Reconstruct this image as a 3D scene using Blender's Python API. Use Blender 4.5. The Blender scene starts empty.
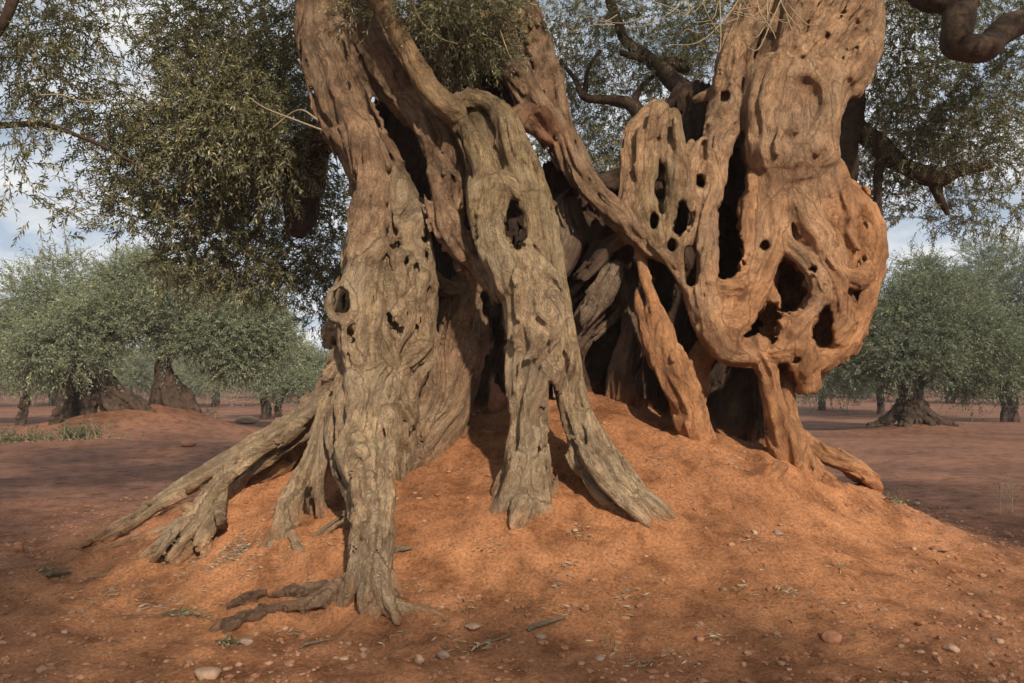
import bpy, math, numpy as np
VOX = 0.013
rng = np.random.default_rng(11)
sc = bpy.context.scene
COL = sc.collection
# ------------------------------------------------------------------ camera geometry
LENS = 28.0
F = 1024 * LENS / 36.0
TILT = math.radians(3.5)
CAMZ = 1.2
CT, ST = math.cos(TILT), math.sin(TILT)
def P(px, py, Y):
    """the point of the place seen at that spot of the photograph, Y metres in front of the camera"""
    xv = (px - 512) / F; yv = (341.5 - py) / F
    dy = CT - yv * ST; dz = ST + yv * CT
    s = Y / dy
    return np.array([xv * s, Y, CAMZ + dz * s])
def M(Y): return Y / F
def R(d): return math.radians(d)
# ------------------------------------------------------------------ noise
_perm = np.random.default_rng(3).permutation(256).astype(np.int32)
_perm = np.concatenate([_perm, _perm, _perm])
_g = np.random.default_rng(5).normal(size=(256, 3)).astype(np.float32)
_g /= np.linalg.norm(_g, axis=1, keepdims=True)
def pn(p, seed=0):
    p = np.asarray(p, np.float32); out = np.empty(len(p), np.float32)
    for a in range(0, len(p), 400000):
        q = p[a:a + 400000]
        i = np.floor(q).astype(np.int32); f = q - i
        u = f * f * f * (f * (f * 6 - 15) + 10)
        i = (i + seed * 17) & 255
        r = 0
        for dx in (0, 1):
            wx = u[:, 0] if dx else 1 - u[:, 0]
            hx = _perm[i[:, 0] + dx]
            for dy in (0, 1):
                wy = u[:, 1] if dy else 1 - u[:, 1]
                hy = _perm[hx + i[:, 1] + dy]
                for dz in (0, 1):
                    wz = u[:, 2] if dz else 1 - u[:, 2]
                    g = _g[_perm[hy + i[:, 2] + dz] & 255]
                    r = r + wx * wy * wz * (g[:, 0] * (f[:, 0] - dx) + g[:, 1] * (f[:, 1] - dy) + g[:, 2] * (f[:, 2] - dz))
        out[a:a + 400000] = r * 1.6
    return out
def nrm(v): return v / np.maximum(np.linalg.norm(v, axis=-1, keepdims=True), 1e-9)
# ------------------------------------------------------------------ mesh helpers
def link_mesh(name, v, quads=None, tris=None, mats=(), parent=None, smooth=True, mi=None):
    me = bpy.data.meshes.new(name)
    v = np.asarray(v, np.float32)
    if parent is not None: v = v - np.array(parent.location, np.float32)   # parts are modelled about their thing's base
    me.vertices.add(len(v)); me.vertices.foreach_set('co', np.ascontiguousarray(v, np.float32).ravel())
    nq = 0 if quads is None else len(quads); nt = 0 if tris is None else len(tris)
    loops = np.concatenate([np.asarray(a, np.int32).ravel() for a in (quads, tris) if a is not None and len(a)])
    me.loops.add(len(loops)); me.loops.foreach_set('vertex_index', loops)
    me.polygons.add(nq + nt)
    st = np.concatenate([np.arange(nq) * 4, nq * 4 + np.arange(nt) * 3]).astype(np.int32)
    me.polygons.foreach_set('loop_start', st)
    if mi is not None: me.polygons.foreach_set('material_index', np.asarray(mi, np.int32))
    me.polygons.foreach_set('use_smooth', np.full(nq + nt, smooth, bool))
    me.update(calc_edges=True)
    for m in mats: me.materials.append(m)
    o = bpy.data.objects.new(name, me); COL.objects.link(o)
    if parent is not None: o.parent = parent
    return o
def attr(o, name, typ, data):
    a = o.data.attributes.new(name, typ, 'POINT')
    data = np.asarray(data, np.float32)
    if typ == 'FLOAT': a.data.foreach_set('value', data.ravel())
    elif typ == 'FLOAT_VECTOR': a.data.foreach_set('vector', data.ravel())
    else: a.data.foreach_set('color', np.concatenate([data, np.ones((len(data), 1), np.float32)], 1).ravel())
def empty(name, loc, label, cat, group=None):
    o = bpy.data.objects.new(name, None); COL.objects.link(o); o.location = loc; o.empty_display_size = .2
    o['label'] = label; o['category'] = cat
    if group: o['group'] = group
    bpy.context.view_layer.update()
    return o
def tag(o, label=None, cat=None, group=None, kind=None):
    if label: o['label'] = label
    if cat: o['category'] = cat
    if group: o['group'] = group
    if kind: o['kind'] = kind
    return o
# ------------------------------------------------------------------ materials
def mat(name):
    m = bpy.data.materials.new(name); m.use_nodes = True
    nt = m.node_tree; nt.nodes.clear()
    out = nt.nodes.new('ShaderNodeOutputMaterial')
    b = nt.nodes.new('ShaderNodeBsdfPrincipled')
    nt.links.new(b.outputs[0], out.inputs[0])
    return m, nt, b, out
def N(nt, typ, **kw):
    n = nt.nodes.new(typ)
    for k, v in kw.items():
        if k in n.inputs: n.inputs[k].default_value = v
        else: setattr(n, k, v)
    return n
def noise(nt, vec, scale, detail=4, rough=.6, dist=0.0):
    n = N(nt, 'ShaderNodeTexNoise', Scale=scale, Detail=detail, Roughness=rough, Distortion=dist)
    if vec is not None: nt.links.new(vec, n.inputs['Vector'])
    return n.outputs['Fac']
def ramp(nt, fac, stops):
    r = N(nt, 'ShaderNodeValToRGB')
    el = r.color_ramp.elements
    while len(el) < len(stops): el.new(.5)
    for e, (p, c) in zip(el, stops):
        e.position = p; e.color = (c if len(c) == 4 else (*c, 1)) if isinstance(c, tuple) else (c, c, c, 1)
    nt.links.new(fac, r.inputs[0]); return r.outputs[0]
def mix(nt, fac, a, b, mode='MIX'):
    n = N(nt, 'ShaderNodeMix', data_type='RGBA', blend_type=mode)
    for s, v in ((n.inputs[0], fac), (n.inputs[6], a), (n.inputs[7], b)):
        if hasattr(v, 'is_linked') or isinstance(v, bpy.types.NodeSocket): nt.links.new(v, s)
        elif isinstance(v, (int, float)): s.default_value = v
        else: s.default_value = (*v, 1)
    return n.outputs[2]
def math_(nt, op, a, b=None):
    n = N(nt, 'ShaderNodeMath', operation=op)
    for s, v in zip(n.inputs, (a, b)):
        if v is None: continue
        if isinstance(v, bpy.types.NodeSocket): nt.links.new(v, s)
        else: s.default_value = v
    return n.outputs[0]

def bark_material():
    m, nt, b, out = mat('olive_bark')
    c = N(nt, 'ShaderNodeAttribute', attribute_name='bcol').outputs['Color']
    w = N(nt, 'ShaderNodeAttribute', attribute_name='bw').outputs['Fac']
    pos = N(nt, 'ShaderNodeNewGeometry').outputs['Position']
    wv = N(nt, 'ShaderNodeTexNoise', Scale=7, Detail=2); nt.links.new(pos, wv.inputs['Vector'])
    wv = N(nt, 'ShaderNodeVectorMath', operation='MULTIPLY_ADD'); wv.inputs[1].default_value = (.09, .09, .09)
    wn = N(nt, 'ShaderNodeTexNoise', Scale=6, Detail=3); nt.links.new(pos, wn.inputs['Vector'])
    nt.links.new(wn.outputs['Color'], wv.inputs[0])
    def both(sz, sl, det, ro):
        r = []
        for nm in ('bq', 'bq2'):
            q = N(nt, 'ShaderNodeAttribute', attribute_name=nm).outputs['Vector']
            ad = N(nt, 'ShaderNodeVectorMath', operation='MULTIPLY_ADD'); ad.inputs[1].default_value = (.09, .09, .09)
            nt.links.new(wn.outputs['Color'], ad.inputs[0]); nt.links.new(q, ad.inputs[2])
            mp = N(nt, 'ShaderNodeMapping'); mp.inputs['Scale'].default_value = (1, 1, sl); nt.links.new(ad.outputs[0], mp.inputs[0])
            r.append(noise(nt, mp.outputs[0], sz, det, ro))
        x = N(nt, 'ShaderNodeMix', data_type='FLOAT'); nt.links.new(w, x.inputs[0]); nt.links.new(r[1], x.inputs[2]); nt.links.new(r[0], x.inputs[3])
        return x.outputs[0]
    fib = both(34, .14, 7, .74); fib2 = both(105, .3, 5, .75)
    blot = noise(nt, pos, 4.2, 4, .6)
    blot2 = noise(nt, pos, 15, 6, .68)
    speck = noise(nt, pos, 120, 4, .75)
    bl = N(nt, 'ShaderNodeAttribute', attribute_name='blich').outputs['Fac']
    amt = math_(nt, 'ADD', math_(nt, 'MULTIPLY', bl, .42), .58)
    col = mix(nt, amt, c, mix(nt, 1.0, c, ramp(nt, fib, [(.33, .36), (.5, .97), (.66, 1.5)]), 'MULTIPLY'))
    col = mix(nt, amt, col, mix(nt, 1.0, col, ramp(nt, fib2, [(.36, .58), (.5, 1.0), (.64, 1.35)]), 'MULTIPLY'))
    col = mix(nt, 1.0, col, ramp(nt, blot, [(.36, (.66, .60, .56)), (.64, (1.25, 1.2, 1.14))]), 'MULTIPLY')
    col = mix(nt, ramp(nt, blot2, [(.52, 0.), (.66, .5)]), col, (.13, .065, .035))
    lich = math_(nt, 'MULTIPLY', ramp(nt, speck, [(.50, 0.), (.62, 1.)]), ramp(nt, blot2, [(.40, .75), (.56, .08)]))
    grey = math_(nt, 'MULTIPLY', math_(nt, 'MULTIPLY', ramp(nt, noise(nt, pos, 2.6, 5, .62), [(.48, 0.), (.62, .4)]), ramp(nt, fib, [(.42, .35), (.56, 1.)])), bl)
    col = mix(nt, grey, col, (.46, .38, .26))
    moss = math_(nt, 'MULTIPLY', ramp(nt, noise(nt, pos, 3.1, 6, .7), [(.57, 0.), (.68, .4)]), bl)
    col = mix(nt, moss, col, (.20, .17, .08))
    lich = math_(nt, 'MULTIPLY', lich, bl)
    col = mix(nt, lich, col, (.60, .50, .35))
    nt.links.new(col, b.inputs['Base Color'])
    b.inputs['Roughness'].default_value = .85; b.inputs['Specular IOR Level'].default_value = .25
    h = math_(nt, 'ADD', math_(nt, 'MULTIPLY', fib, 1.1), math_(nt, 'MULTIPLY', fib2, .5))
    h = math_(nt, 'ADD', h, math_(nt, 'MULTIPLY', blot2, .7))
    h = math_(nt, 'ADD', h, math_(nt, 'MULTIPLY', speck, .22))
    bp = N(nt, 'ShaderNodeBump', Strength=1.0); nt.links.new(math_(nt, 'ADD', math_(nt, 'MULTIPLY', bl, .022), .022), bp.inputs['Distance']); nt.links.new(h, bp.inputs['Height'])
    nt.links.new(bp.outputs[0], b.inputs['Normal'])
    return m
BARK = bark_material()
def soil_material():
    m, nt, b, out = mat('red_soil')
    pos = N(nt, 'ShaderNodeNewGeometry').outputs['Position']
    a = N(nt, 'ShaderNodeAttribute', attribute_name='mound_tone').outputs['Fac']
    big = noise(nt, pos, .55, 4, .55); mid = noise(nt, pos, 4.5, 6, .62); fine = noise(nt, pos, 52, 7, .75); grit = noise(nt, pos, 150, 3, .7)
    col = mix(nt, a, (.19, .10, .07), (.365, .168, .076))
    col = mix(nt, 1.0, col, ramp(nt, big, [(.38, (.78, .75, .75)), (.62, (1.17, 1.15, 1.13))]), 'MULTIPLY')
    col = mix(nt, 1.0, col, ramp(nt, mid, [(.36, (.62, .58, .56)), (.5, (1., 1., 1.)), (.66, (1.2, 1.23, 1.27))]), 'MULTIPLY')
    col = mix(nt, 1.0, col, ramp(nt, fine, [(.36, .55), (.5, 1.), (.65, 1.35)]), 'MULTIPLY')
    col = mix(nt, ramp(nt, grit, [(.64, 0.), (.72, .55)]), col, (.50, .33, .22))
    col = mix(nt, ramp(nt, noise(nt, pos, 70, 3, .6), [(.66, 0.), (.74, .6)]), col, (.10, .06, .04))
    nt.links.new(col, b.inputs['Base Color']); b.inputs['Roughness'].default_value = .95; b.inputs['Specular IOR Level'].default_value = .15
    h = math_(nt, 'ADD', math_(nt, 'MULTIPLY', mid, 1.2), math_(nt, 'ADD', math_(nt, 'MULTIPLY', fine, .55), math_(nt, 'MULTIPLY', grit, .22)))
    bp = N(nt, 'ShaderNodeBump', Strength=1.0, Distance=.03); nt.links.new(h, bp.inputs['Height'])
    nt.links.new(bp.outputs[0], b.inputs['Normal'])
    return m
SOIL = soil_material()
def leaf_material(name, top, under, dry=(.25, .17, .06), trans=.25):
    m, nt, b, out = mat(name)
    lv = N(nt, 'ShaderNodeAttribute', attribute_name='lv').outputs['Fac']
    bf = N(nt, 'ShaderNodeNewGeometry').outputs['Backfacing']
    c = mix(nt, bf, top, under)
    c = mix(nt, 1.0, c, ramp(nt, lv, [(0., (.55, .6, .6)), (.5, (1., 1., 1.)), (.9, (1.45, 1.35, 1.1)), (1., (1.7, 1.45, 1.))]), 'MULTIPLY')
    nt.links.new(c, b.inputs['Base Color']); b.inputs['Roughness'].default_value = .5; b.inputs['Specular IOR Level'].default_value = .35
    t = N(nt, 'ShaderNodeBsdfTranslucent'); nt.links.new(mix(nt, 1.0, c, (1.1, 1.15, .6), 'MULTIPLY'), t.inputs[0])
    ms = N(nt, 'ShaderNodeMixShader'); ms.inputs[0].default_value = trans
    nt.links.new(b.outputs[0], ms.inputs[1]); nt.links.new(t.outputs[0], ms.inputs[2]); nt.links.new(ms.outputs[0], out.inputs[0])
    return m
LEAF = leaf_material('olive_leaf', (.175, .172, .09), (.33, .33, .23))
LEAF_FAR = leaf_material('olive_leaf_far', (.20, .235, .155), (.32, .36, .26), trans=.3)
def simple(name, col, rough=.85, scale=20, amp=.4, bump=.01):
    m, nt, b, out = mat(name)
    pos = N(nt, 'ShaderNodeTexCoord').outputs['Object']
    n1 = noise(nt, pos, scale, 5, .65)
    c = mix(nt, 1.0, col, ramp(nt, n1, [(.3, 1 - amp), (.7, 1 + amp)]), 'MULTIPLY')
    nt.links.new(c, b.inputs['Base Color']); b.inputs['Roughness'].default_value = rough; b.inputs['Specular IOR Level'].default_value = .2
    bp = N(nt, 'ShaderNodeBump', Strength=.7, Distance=bump); nt.links.new(n1, bp.inputs['Height']); nt.links.new(bp.outputs[0], b.inputs['Normal'])
    return m
TWIG = simple('twig_bark', (.12, .095, .065), .9, 60, .4, .004)
DRYTWIG = simple('dry_twig', (.30, .24, .155), .8, 60, .3, .003)
TRUNK_FAR = simple('far_bark', (.06, .040, .028), .9, 7, .6, .06)
# ------------------------------------------------------------------ ground
_gp = [  # photo spot and depth of places where the bare soil is seen
 (375,612,4.33),(190,562,5.2),(130,565,5.2),(95,545,6.0),(522,518,4.95),(520,560,4.6),(520,600,4.3),(655,524,4.9),(700,565,4.6),
 (430,482,5.4),(402,470,5.65),(495,432,5.85),(560,450,5.45),(600,402,6.05),(640,424,5.85),(700,448,5.6),(792,468,5.65),(735,440,6.1),
 (750,495,5.3),(885,492,6.0),(850,525,5.4),(950,525,6.0),(1000,545,6.0),(250,510,5.6),(280,535,5.15),(330,552,4.8),(300,592,4.6),
 (350,610,4.4),(440,560,4.6),(450,610,4.25),(600,560,4.6),(640,600,4.3),(800,560,4.7),(900,580,4.7),(200,600,4.6),(230,485,5.95),(330,490,5.6),(380,440,5.7)]
_pts = [P(*g) for g in _gp]
_pts += [np.array(t) for t in ((-.6,7,1.0),(.5,7.1,1.05),(1.6,7.0,.8),(-1.6,7.2,.5),(.3,8.4,.55),(-1.5,8.4,.2),(2,8.4,.35),(0,9.8,.08),(2.8,6.8,.25))]
for k in range(28):
    a = k / 28 * 2 * math.pi
    for rr in (4.6, 6.2):
        x, y = .1 + rr * math.cos(a) * .92, 6.2 + rr * math.sin(a) * .92
        _pts.append(np.array([x, y, 0.0]))
_pts = np.array([p for p in _pts])
def _phi(a, b): return np.sqrt(((a[:, None, :] - b[None]) ** 2).sum(-1) + .12 ** 2)
_w = np.linalg.solve(_phi(_pts[:, :2], _pts[:, :2]) + np.eye(len(_pts)) * -.002, _pts[:, 2])
FAR_MOUNDS = [(-11.1, 22, .55, 2.2), (-9.6, 23, .45, 1.6), (11.6, 23, .28, 1.5), (-9, 16.5, .18, 1.6), (-6.2, 15.5, .16, 1.3), (-3.6, 17, .2, 1.6)]
def sstep(a, b, x):
    t = np.clip((x - a) / (b - a), 0, 1); return t * t * (3 - 2 * t)
def gz0(x, y):
    x = np.atleast_1d(np.asarray(x, float)); y = np.atleast_1d(np.asarray(y, float))
    xy = np.stack([x.ravel(), y.ravel()], 1); z = np.zeros(len(xy))
    d = np.hypot(xy[:, 0] - .1, xy[:, 1] - 6.2)
    k = d < 5.6
    if k.any():
        q = xy[k]; r = np.concatenate([_phi(q[a:a + 20000], _pts[:, :2]) @ _w for a in range(0, len(q), 20000)])
        z[k] = np.clip(r, -.05, 1.3) * (1 - sstep(3.9, 5.5, d[k]))
    for mx, my, h, s in FAR_MOUNDS:
        z += h * np.exp(-((xy[:, 0] - mx) ** 2 + (xy[:, 1] - my) ** 2) / (s * s))
    z += 3.2 * sstep(34, 190, xy[:, 1])
    return z.reshape(x.shape)
def gz(x, y):
    z = gz0(x, y); sh = z.shape
    p = np.stack([np.broadcast_to(x, sh).ravel(), np.broadcast_to(y, sh).ravel(), np.zeros(z.size)], 1)
    d = np.hypot(p[:, 0], p[:, 1] - 5)
    amp = 1 / (1 + (d / 14) ** 2)
    n = .035 * pn(p * .9, 1) + amp * (.034 * pn(p * 2.7, 2) + .020 * pn(p * 7.5, 3) + .010 * pn(p * 17, 4))
    r = pn(p * 5.3, 8); n += amp * .02 * np.clip(np.abs(r) - .25, 0, 1)
    return z + n.reshape(sh)
def gpoint(px, py):
    """soil point under a spot of the photograph"""
    lo, hi = 2.0, 80.0
    Ys = np.concatenate([np.linspace(2.5, 12, 400), np.linspace(12, 120, 400)])
    for Y in Ys:
        p = P(px, py, Y)
        if p[2] <= gz0(p[0], p[1])[0]: return np.array([p[0], p[1], float(gz(p[0], p[1])[0])])
    return P(px, py, 100)
# ------------------------------------------------------------------ implicit wood
class Wood:
    def __init__(s, lo, hi, vox):
        s.lo = np.array(lo, np.float32); s.vox = vox
        s.n = np.ceil((np.array(hi) - s.lo) / vox).astype(int) + 1
        s.D = np.full(s.n, 1.0, np.float32); s.chains = []
    def box(s, a, b):
        i0 = np.clip(np.floor((a - s.lo) / s.vox).astype(int), 0, s.n)
        i1 = np.clip(np.ceil((b - s.lo) / s.vox).astype(int) + 1, 0, s.n)
        return i0, i1
    def axes(s, i0, i1):
        return [(s.lo[k] + s.vox * np.arange(i0[k], i1[k])).astype(np.float32) for k in range(3)]
    def spline(s, pts, rad):
        pts = np.asarray(pts, float); rad = np.asarray(rad, float)
        if len(pts) == 1: pts = np.vstack([pts, pts + [0, 1e-3, 0]]); rad = np.append(rad, rad[0])
        e = np.vstack([2 * pts[0] - pts[1], pts, 2 * pts[-1] - pts[-2]]); er = np.concatenate([[rad[0]], rad, [rad[-1]]])
        op, orr = [], []
        for i in range(1, len(e) - 2):
            L = np.linalg.norm(e[i + 1] - e[i]); m = max(1, int(L / max(.05, .35 * er[i])))
            for t in np.arange(m) / m:
                a, b, c, d = e[i - 1], e[i], e[i + 1], e[i + 2]
                op.append(.5 * (2 * b + (c - a) * t + (2 * a - 5 * b + 4 * c - d) * t * t + (3 * b - a - 3 * c + d) * t ** 3))
                tt = t * t * (3 - 2 * t); orr.append(er[i] * (1 - tt) + er[i + 1] * tt)
        op.append(e[-2]); orr.append(er[-2])
        return np.array(op, np.float32), np.array(orr, np.float32)
    def local(s, ch, X):
        """signed distance and bark coordinates of points X about a chain"""
        p, r, u, n1, n2 = ch['p'], ch['r'], ch['u'], ch['n1'], ch['n2']
        best = np.full(len(X), 9., np.float32); Q = np.zeros((len(X), 3), np.float32)
        for i in range(len(p) - 1):
            a, b = p[i], p[i + 1]; ab = b - a; L2 = float(ab @ ab) + 1e-9
            d = X - a; t = np.clip(d @ ab / L2, 0, 1)
            c = d - t[:, None] * ab
            sd = np.sqrt((c * c).sum(1)) - (r[i] + (r[i + 1] - r[i]) * t)
            k = sd < best
            if not k.any(): continue
            best[k] = sd[k]; tk = t[k][:, None]
            na = n1[i] * (1 - tk) + n1[i + 1] * tk; nb = n2[i] * (1 - tk) + n2[i + 1] * tk
            Q[k, 0] = (d[k] * na).sum(1); Q[k, 1] = (d[k] * nb).sum(1); Q[k, 2] = u[i] + (d[k] @ ab) / math.sqrt(L2)
        return best, Q
    def add(s, pts, rad, tag=0, col=(.3, .2, .1), k=.028, flute=.12, fib=.006, lump=.0, twist=1.2, sub=False, fold=1.0):
        p, r = s.spline(pts, rad)
        T = np.gradient(p, axis=0) if len(p) > 2 else np.repeat((p[1:] - p[:1]), 2, 0)
        T = nrm(T); u = np.concatenate([[0], np.cumsum(np.linalg.norm(np.diff(p, axis=0), axis=1))]).astype(np.float32)
        n1 = np.zeros_like(p); ref = np.array([0, 1, 0.]) if abs(T[0][1]) < .9 else np.array([1., 0, 0])
        v = ref
        for i in range(len(p)):
            v = v - T[i] * (v @ T[i]); v = v / np.linalg.norm(v); n1[i] = v
        n2 = np.cross(T, n1)
        ang = u * twist
        c_, s_ = np.cos(ang)[:, None], np.sin(ang)[:, None]
        n1, n2 = n1 * c_ + n2 * s_, n2 * c_ - n1 * s_
        ch = dict(p=p, r=r, u=u, n1=n1.astype(np.float32), n2=n2.astype(np.float32), tag=tag, col=col, sub=sub, off=np.array([len(s.chains) * 3.7, len(s.chains) * 1.3, 0], np.float32))
        marg = .11
        i0, i1 = s.box(p.min(0) - r.max() - marg, p.max(0) + r.max() + marg)
        if (i1 <= i0).any(): return
        loc = np.full(i1 - i0, .5, np.float32)
        for i in range(len(p) - 1):
            rm = max(r[i], r[i + 1]) + marg
            j0, j1 = s.box(np.minimum(p[i], p[i + 1]) - rm, np.maximum(p[i], p[i + 1]) + rm)
            j0 = np.maximum(j0, i0); j1 = np.minimum(j1, i1)
            if (j1 <= j0).any(): continue
            ax = s.axes(j0, j1)
            dx, dy, dz = ax[0][:, None, None] - p[i][0], ax[1][None, :, None] - p[i][1], ax[2][None, None, :] - p[i][2]
            ab = p[i + 1] - p[i]; L2 = float(ab @ ab) + 1e-9
            t = np.clip((dx * ab[0] + dy * ab[1] + dz * ab[2]) / L2, 0, 1)
            d = np.sqrt((dx - t * ab[0]) ** 2 + (dy - t * ab[1]) ** 2 + (dz - t * ab[2]) ** 2) - (r[i] + (r[i + 1] - r[i]) * t)
            sl = tuple(slice(j0[k_] - i0[k_], j1[k_] - i0[k_]) for k_ in range(3))
            np.minimum(loc[sl], d, out=loc[sl])
        if (flute or fib or lump) :
            band = np.nonzero(np.abs(loc) < .075)
            if len(band[0]):
                ax = s.axes(i0, i1)
                X = np.stack([ax[k_][band[k_]] for k_ in range(3)], 1)
                sd, Q = s.local(ch, X)
                rm = np.median(r); q = Q + ch['off']
                wx = X * 3.2; q = q + .055 * np.stack([pn(wx, 12), pn(wx, 13), pn(wx, 14)], 1)
                disp = np.zeros(len(X), np.float32)
                if flute:
                    f = 1.0 / max(rm, .05)
                    n = pn(q * np.array([f, f, f * .16], np.float32), 3)
                    n2_ = pn(q * np.array([2.3 * f, 2.3 * f, 2.3 * f * .13], np.float32), 4)
                    disp += flute * min(rm, .28) * (n * 1.0 + .5 * (1 - 2.2 * np.abs(n2_)))
                if flute and not sub:
                    fr_ = 7.5 if rm > .12 else 11.
                    n = pn(q * np.array([fr_, fr_, fr_ * .17], np.float32), 16)
                    disp += min(.036, .2 * rm) * (2.3 * np.abs(n) - .62) * fold
                if fib:
                    n = pn(q * np.array([19, 19, 2.6], np.float32), 6)
                    n2_ = pn(q * np.array([34, 34, 5.], np.float32), 7)
                    disp += fib * (4.2 * np.abs(n) - 1.1) + fib * .9 * n2_
                if lump:
                    disp += lump * (pn(X * 6.5, 9) + .5 * pn(X * 14, 10))
                loc[band] -= disp
        sl = tuple(slice(i0[k_], i1[k_]) for k_ in range(3))
        G = s.D[sl]
        if sub:
            b = -loc; h = np.maximum(k - np.abs(G - b), 0) / k
            s.D[sl] = np.maximum(G, b) + h * h * k * .25
        else:
            h = np.maximum(k - np.abs(G - loc), 0) / k
            s.D[sl] = np.minimum(G, loc) - h * h * k * .25
            s.chains.append(ch)
    def mesh(s, zmin=None, smooth=1, least=260):
        D = s.D; ins = D < 0
        D[0] = D[-1] = 1; D[:, 0] = D[:, -1] = 1; D[:, :, 0] = D[:, :, -1] = 1
        ins = D < 0
        c = np.zeros(np.array(D.shape) - 1, np.uint8)
        for a in (0, 1):
            for b in (0, 1):
                for e in (0, 1):
                    c += ins[a:D.shape[0] - 1 + a, b:D.shape[1] - 1 + b, e:D.shape[2] - 1 + e]
        I = np.nonzero((c > 0) & (c < 8)); I = np.stack(I, 1); del c
        cor = [(a, b, e) for a in (0, 1) for b in (0, 1) for e in (0, 1)]
        val = np.stack([D[I[:, 0] + a, I[:, 1] + b, I[:, 2] + e] for a, b, e in cor], 1)
        acc = np.zeros((len(I), 3), np.float32); cnt = np.zeros(len(I), np.float32)
        for i in range(8):
            for j in range(i + 1, 8):
                if sum(abs(cor[i][k] - cor[j][k]) for k in range(3)) != 1: continue
                k = (val[:, i] < 0) != (val[:, j] < 0)
                t = (val[k, i] / (val[k, i] - val[k, j]))[:, None]
                acc[k] += np.array(cor[i], np.float32) * (1 - t) + np.array(cor[j], np.float32) * t; cnt[k] += 1
        V = s.lo + (I + acc / cnt[:, None]) * s.vox
        idx = np.full(np.array(D.shape) - 1, -1, np.int32); idx[tuple(I.T)] = np.arange(len(I))
        quads = []
        for ax in range(3):
            sa = [slice(1, -1)] * 3; sb = [slice(1, -1)] * 3; sa[ax] = slice(0, -1); sb[ax] = slice(1, None)
            A, B = ins[tuple(sa)], ins[tuple(sb)]
            E = np.stack(np.nonzero(A != B), 1); fl = A[tuple(E.T)]
            off = np.ones(3, int); off[ax] = 0; E = E + off
            u, v = (ax + 1) % 3, (ax + 2) % 3
            du = np.zeros(3, int); dv = np.zeros(3, int); du[u] = 1; dv[v] = 1
            q = np.stack([idx[tuple((E - du - dv).T)], idx[tuple((E - dv).T)], idx[tuple(E.T)], idx[tuple((E - du).T)]], 1)
            q[~fl] = q[~fl][:, ::-1]; quads.append(q)
        Fq = np.concatenate(quads)
        Fq = Fq[(Fq >= 0).all(1)]
        # keep the large connected pieces only
        lab = np.arange(len(V))
        for _ in range(400):
            m = lab[Fq].min(1); new = lab.copy()
            for k in range(4): np.minimum.at(new, Fq[:, k], m)
            new = new[new]
            if (new == lab).all(): break
            lab = new
        cts = np.bincount(lab, minlength=len(V)); keepv = cts[lab] > least
        if zmin is not None: keepv &= V[:, 2] > zmin(V[:, 0], V[:, 1])
        Fq = Fq[keepv[Fq].all(1)]
        used = np.zeros(len(V), bool); used[Fq.ravel()] = True
        re = np.cumsum(used) - 1; V = V[used]; Fq = re[Fq]
        for _ in range(smooth):
            e = np.concatenate([Fq[:, [0, 1]], Fq[:, [1, 2]], Fq[:, [2, 3]], Fq[:, [3, 0]]])
            w = np.bincount(e[:, 0], minlength=len(V)) + np.bincount(e[:, 1], minlength=len(V))
            S = np.stack([np.bincount(e[:, 0], V[e[:, 1], k], len(V)) + np.bincount(e[:, 1], V[e[:, 0], k], len(V)) for k in range(3)], 1)
            V = V * .55 + .45 * S / w[:, None]
        return V.astype(np.float32), Fq
    def surface(s, V):
        """two sets of bark coordinates with their blend, colour and part of every vertex"""
        n = len(V); best = np.full(n, 9., np.float32); sec = best.copy(); Q = np.zeros((n, 3), np.float32); Q2 = Q.copy()
        tg = np.zeros(n, int); cs = np.zeros((n, 3)); ws = np.full(n, 1e-9)
        for ch in s.chains:
            m_ = ch['r'].max() + .12
            k = np.nonzero(((V > ch['p'].min(0) - m_) & (V < ch['p'].max(0) + m_)).all(1))[0]
            if not len(k): continue
            d, q = s.local(ch, V[k]); w = np.exp(-np.clip(d, -.1, .5) / .05)
            ok = d < .2
            k, d, q, w = k[ok], d[ok], q[ok] + ch['off'], w[ok]
            cs[k] += w[:, None] * np.array(ch['col']); ws[k] += w
            b = d < best[k]; kk = k[b]
            sec[kk] = best[kk]; Q2[kk] = Q[kk]
            best[kk] = d[b]; Q[kk] = q[b]; tg[kk] = ch['tag']
            b2 = ~b & (d < sec[k]); kk = k[b2]; sec[kk] = d[b2]; Q2[kk] = q[b2]
        wt = .5 + .5 * np.clip((sec - best) / .045, 0, 1)
        return Q, Q2, wt, cs / ws[:, None], tg
def vnormals(V, Fq):
    n = np.cross(V[Fq[:, 2]] - V[Fq[:, 0]], V[Fq[:, 3]] - V[Fq[:, 1]])
    out = np.stack([sum(np.bincount(Fq[:, k], n[:, a], len(V)) for k in range(4)) for a in range(3)], 1)
    return nrm(out)
#@@WOOD
# ------------------------------------------------------------------ the ancient olive tree
GREY = (.41, .30, .185); GREY2 = (.36, .26, .16); BROWN = (.275, .175, .105); OLIVE = (.31, .23, .125)
ORANGE = (.385, .20, .095); TAN = (.385, .24, .14); KNOB = (.15, .095, .06); CHAR_SHADE = (.06, .040, .028); PALE = (.24, .175, .125); RUST = (.27, .14, .08); DARK = (.075, .048, .033)  # charred wood tone is lowered further to imitate the shade of the hollow
LEFT, MID, RIGHT, DEAD, BACK = 0, 1, 2, 3, 4
wood = Wood((-3.25, 4.05, -.1), (2.75, 7.55, 4.75), VOX)
def C(tg, col, pts, **kw):
    pp = [P(a, b, y) for a, b, y, r in pts]; rr = [r * M(y) for a, b, y, r in pts]
    wood.add(pp, rr, tg, col, **kw)
def H(*pts, k=.03, **kw):
    C(0, DARK, pts, sub=True, k=k, flute=.35, fib=.006, lump=.012, **kw)
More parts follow.
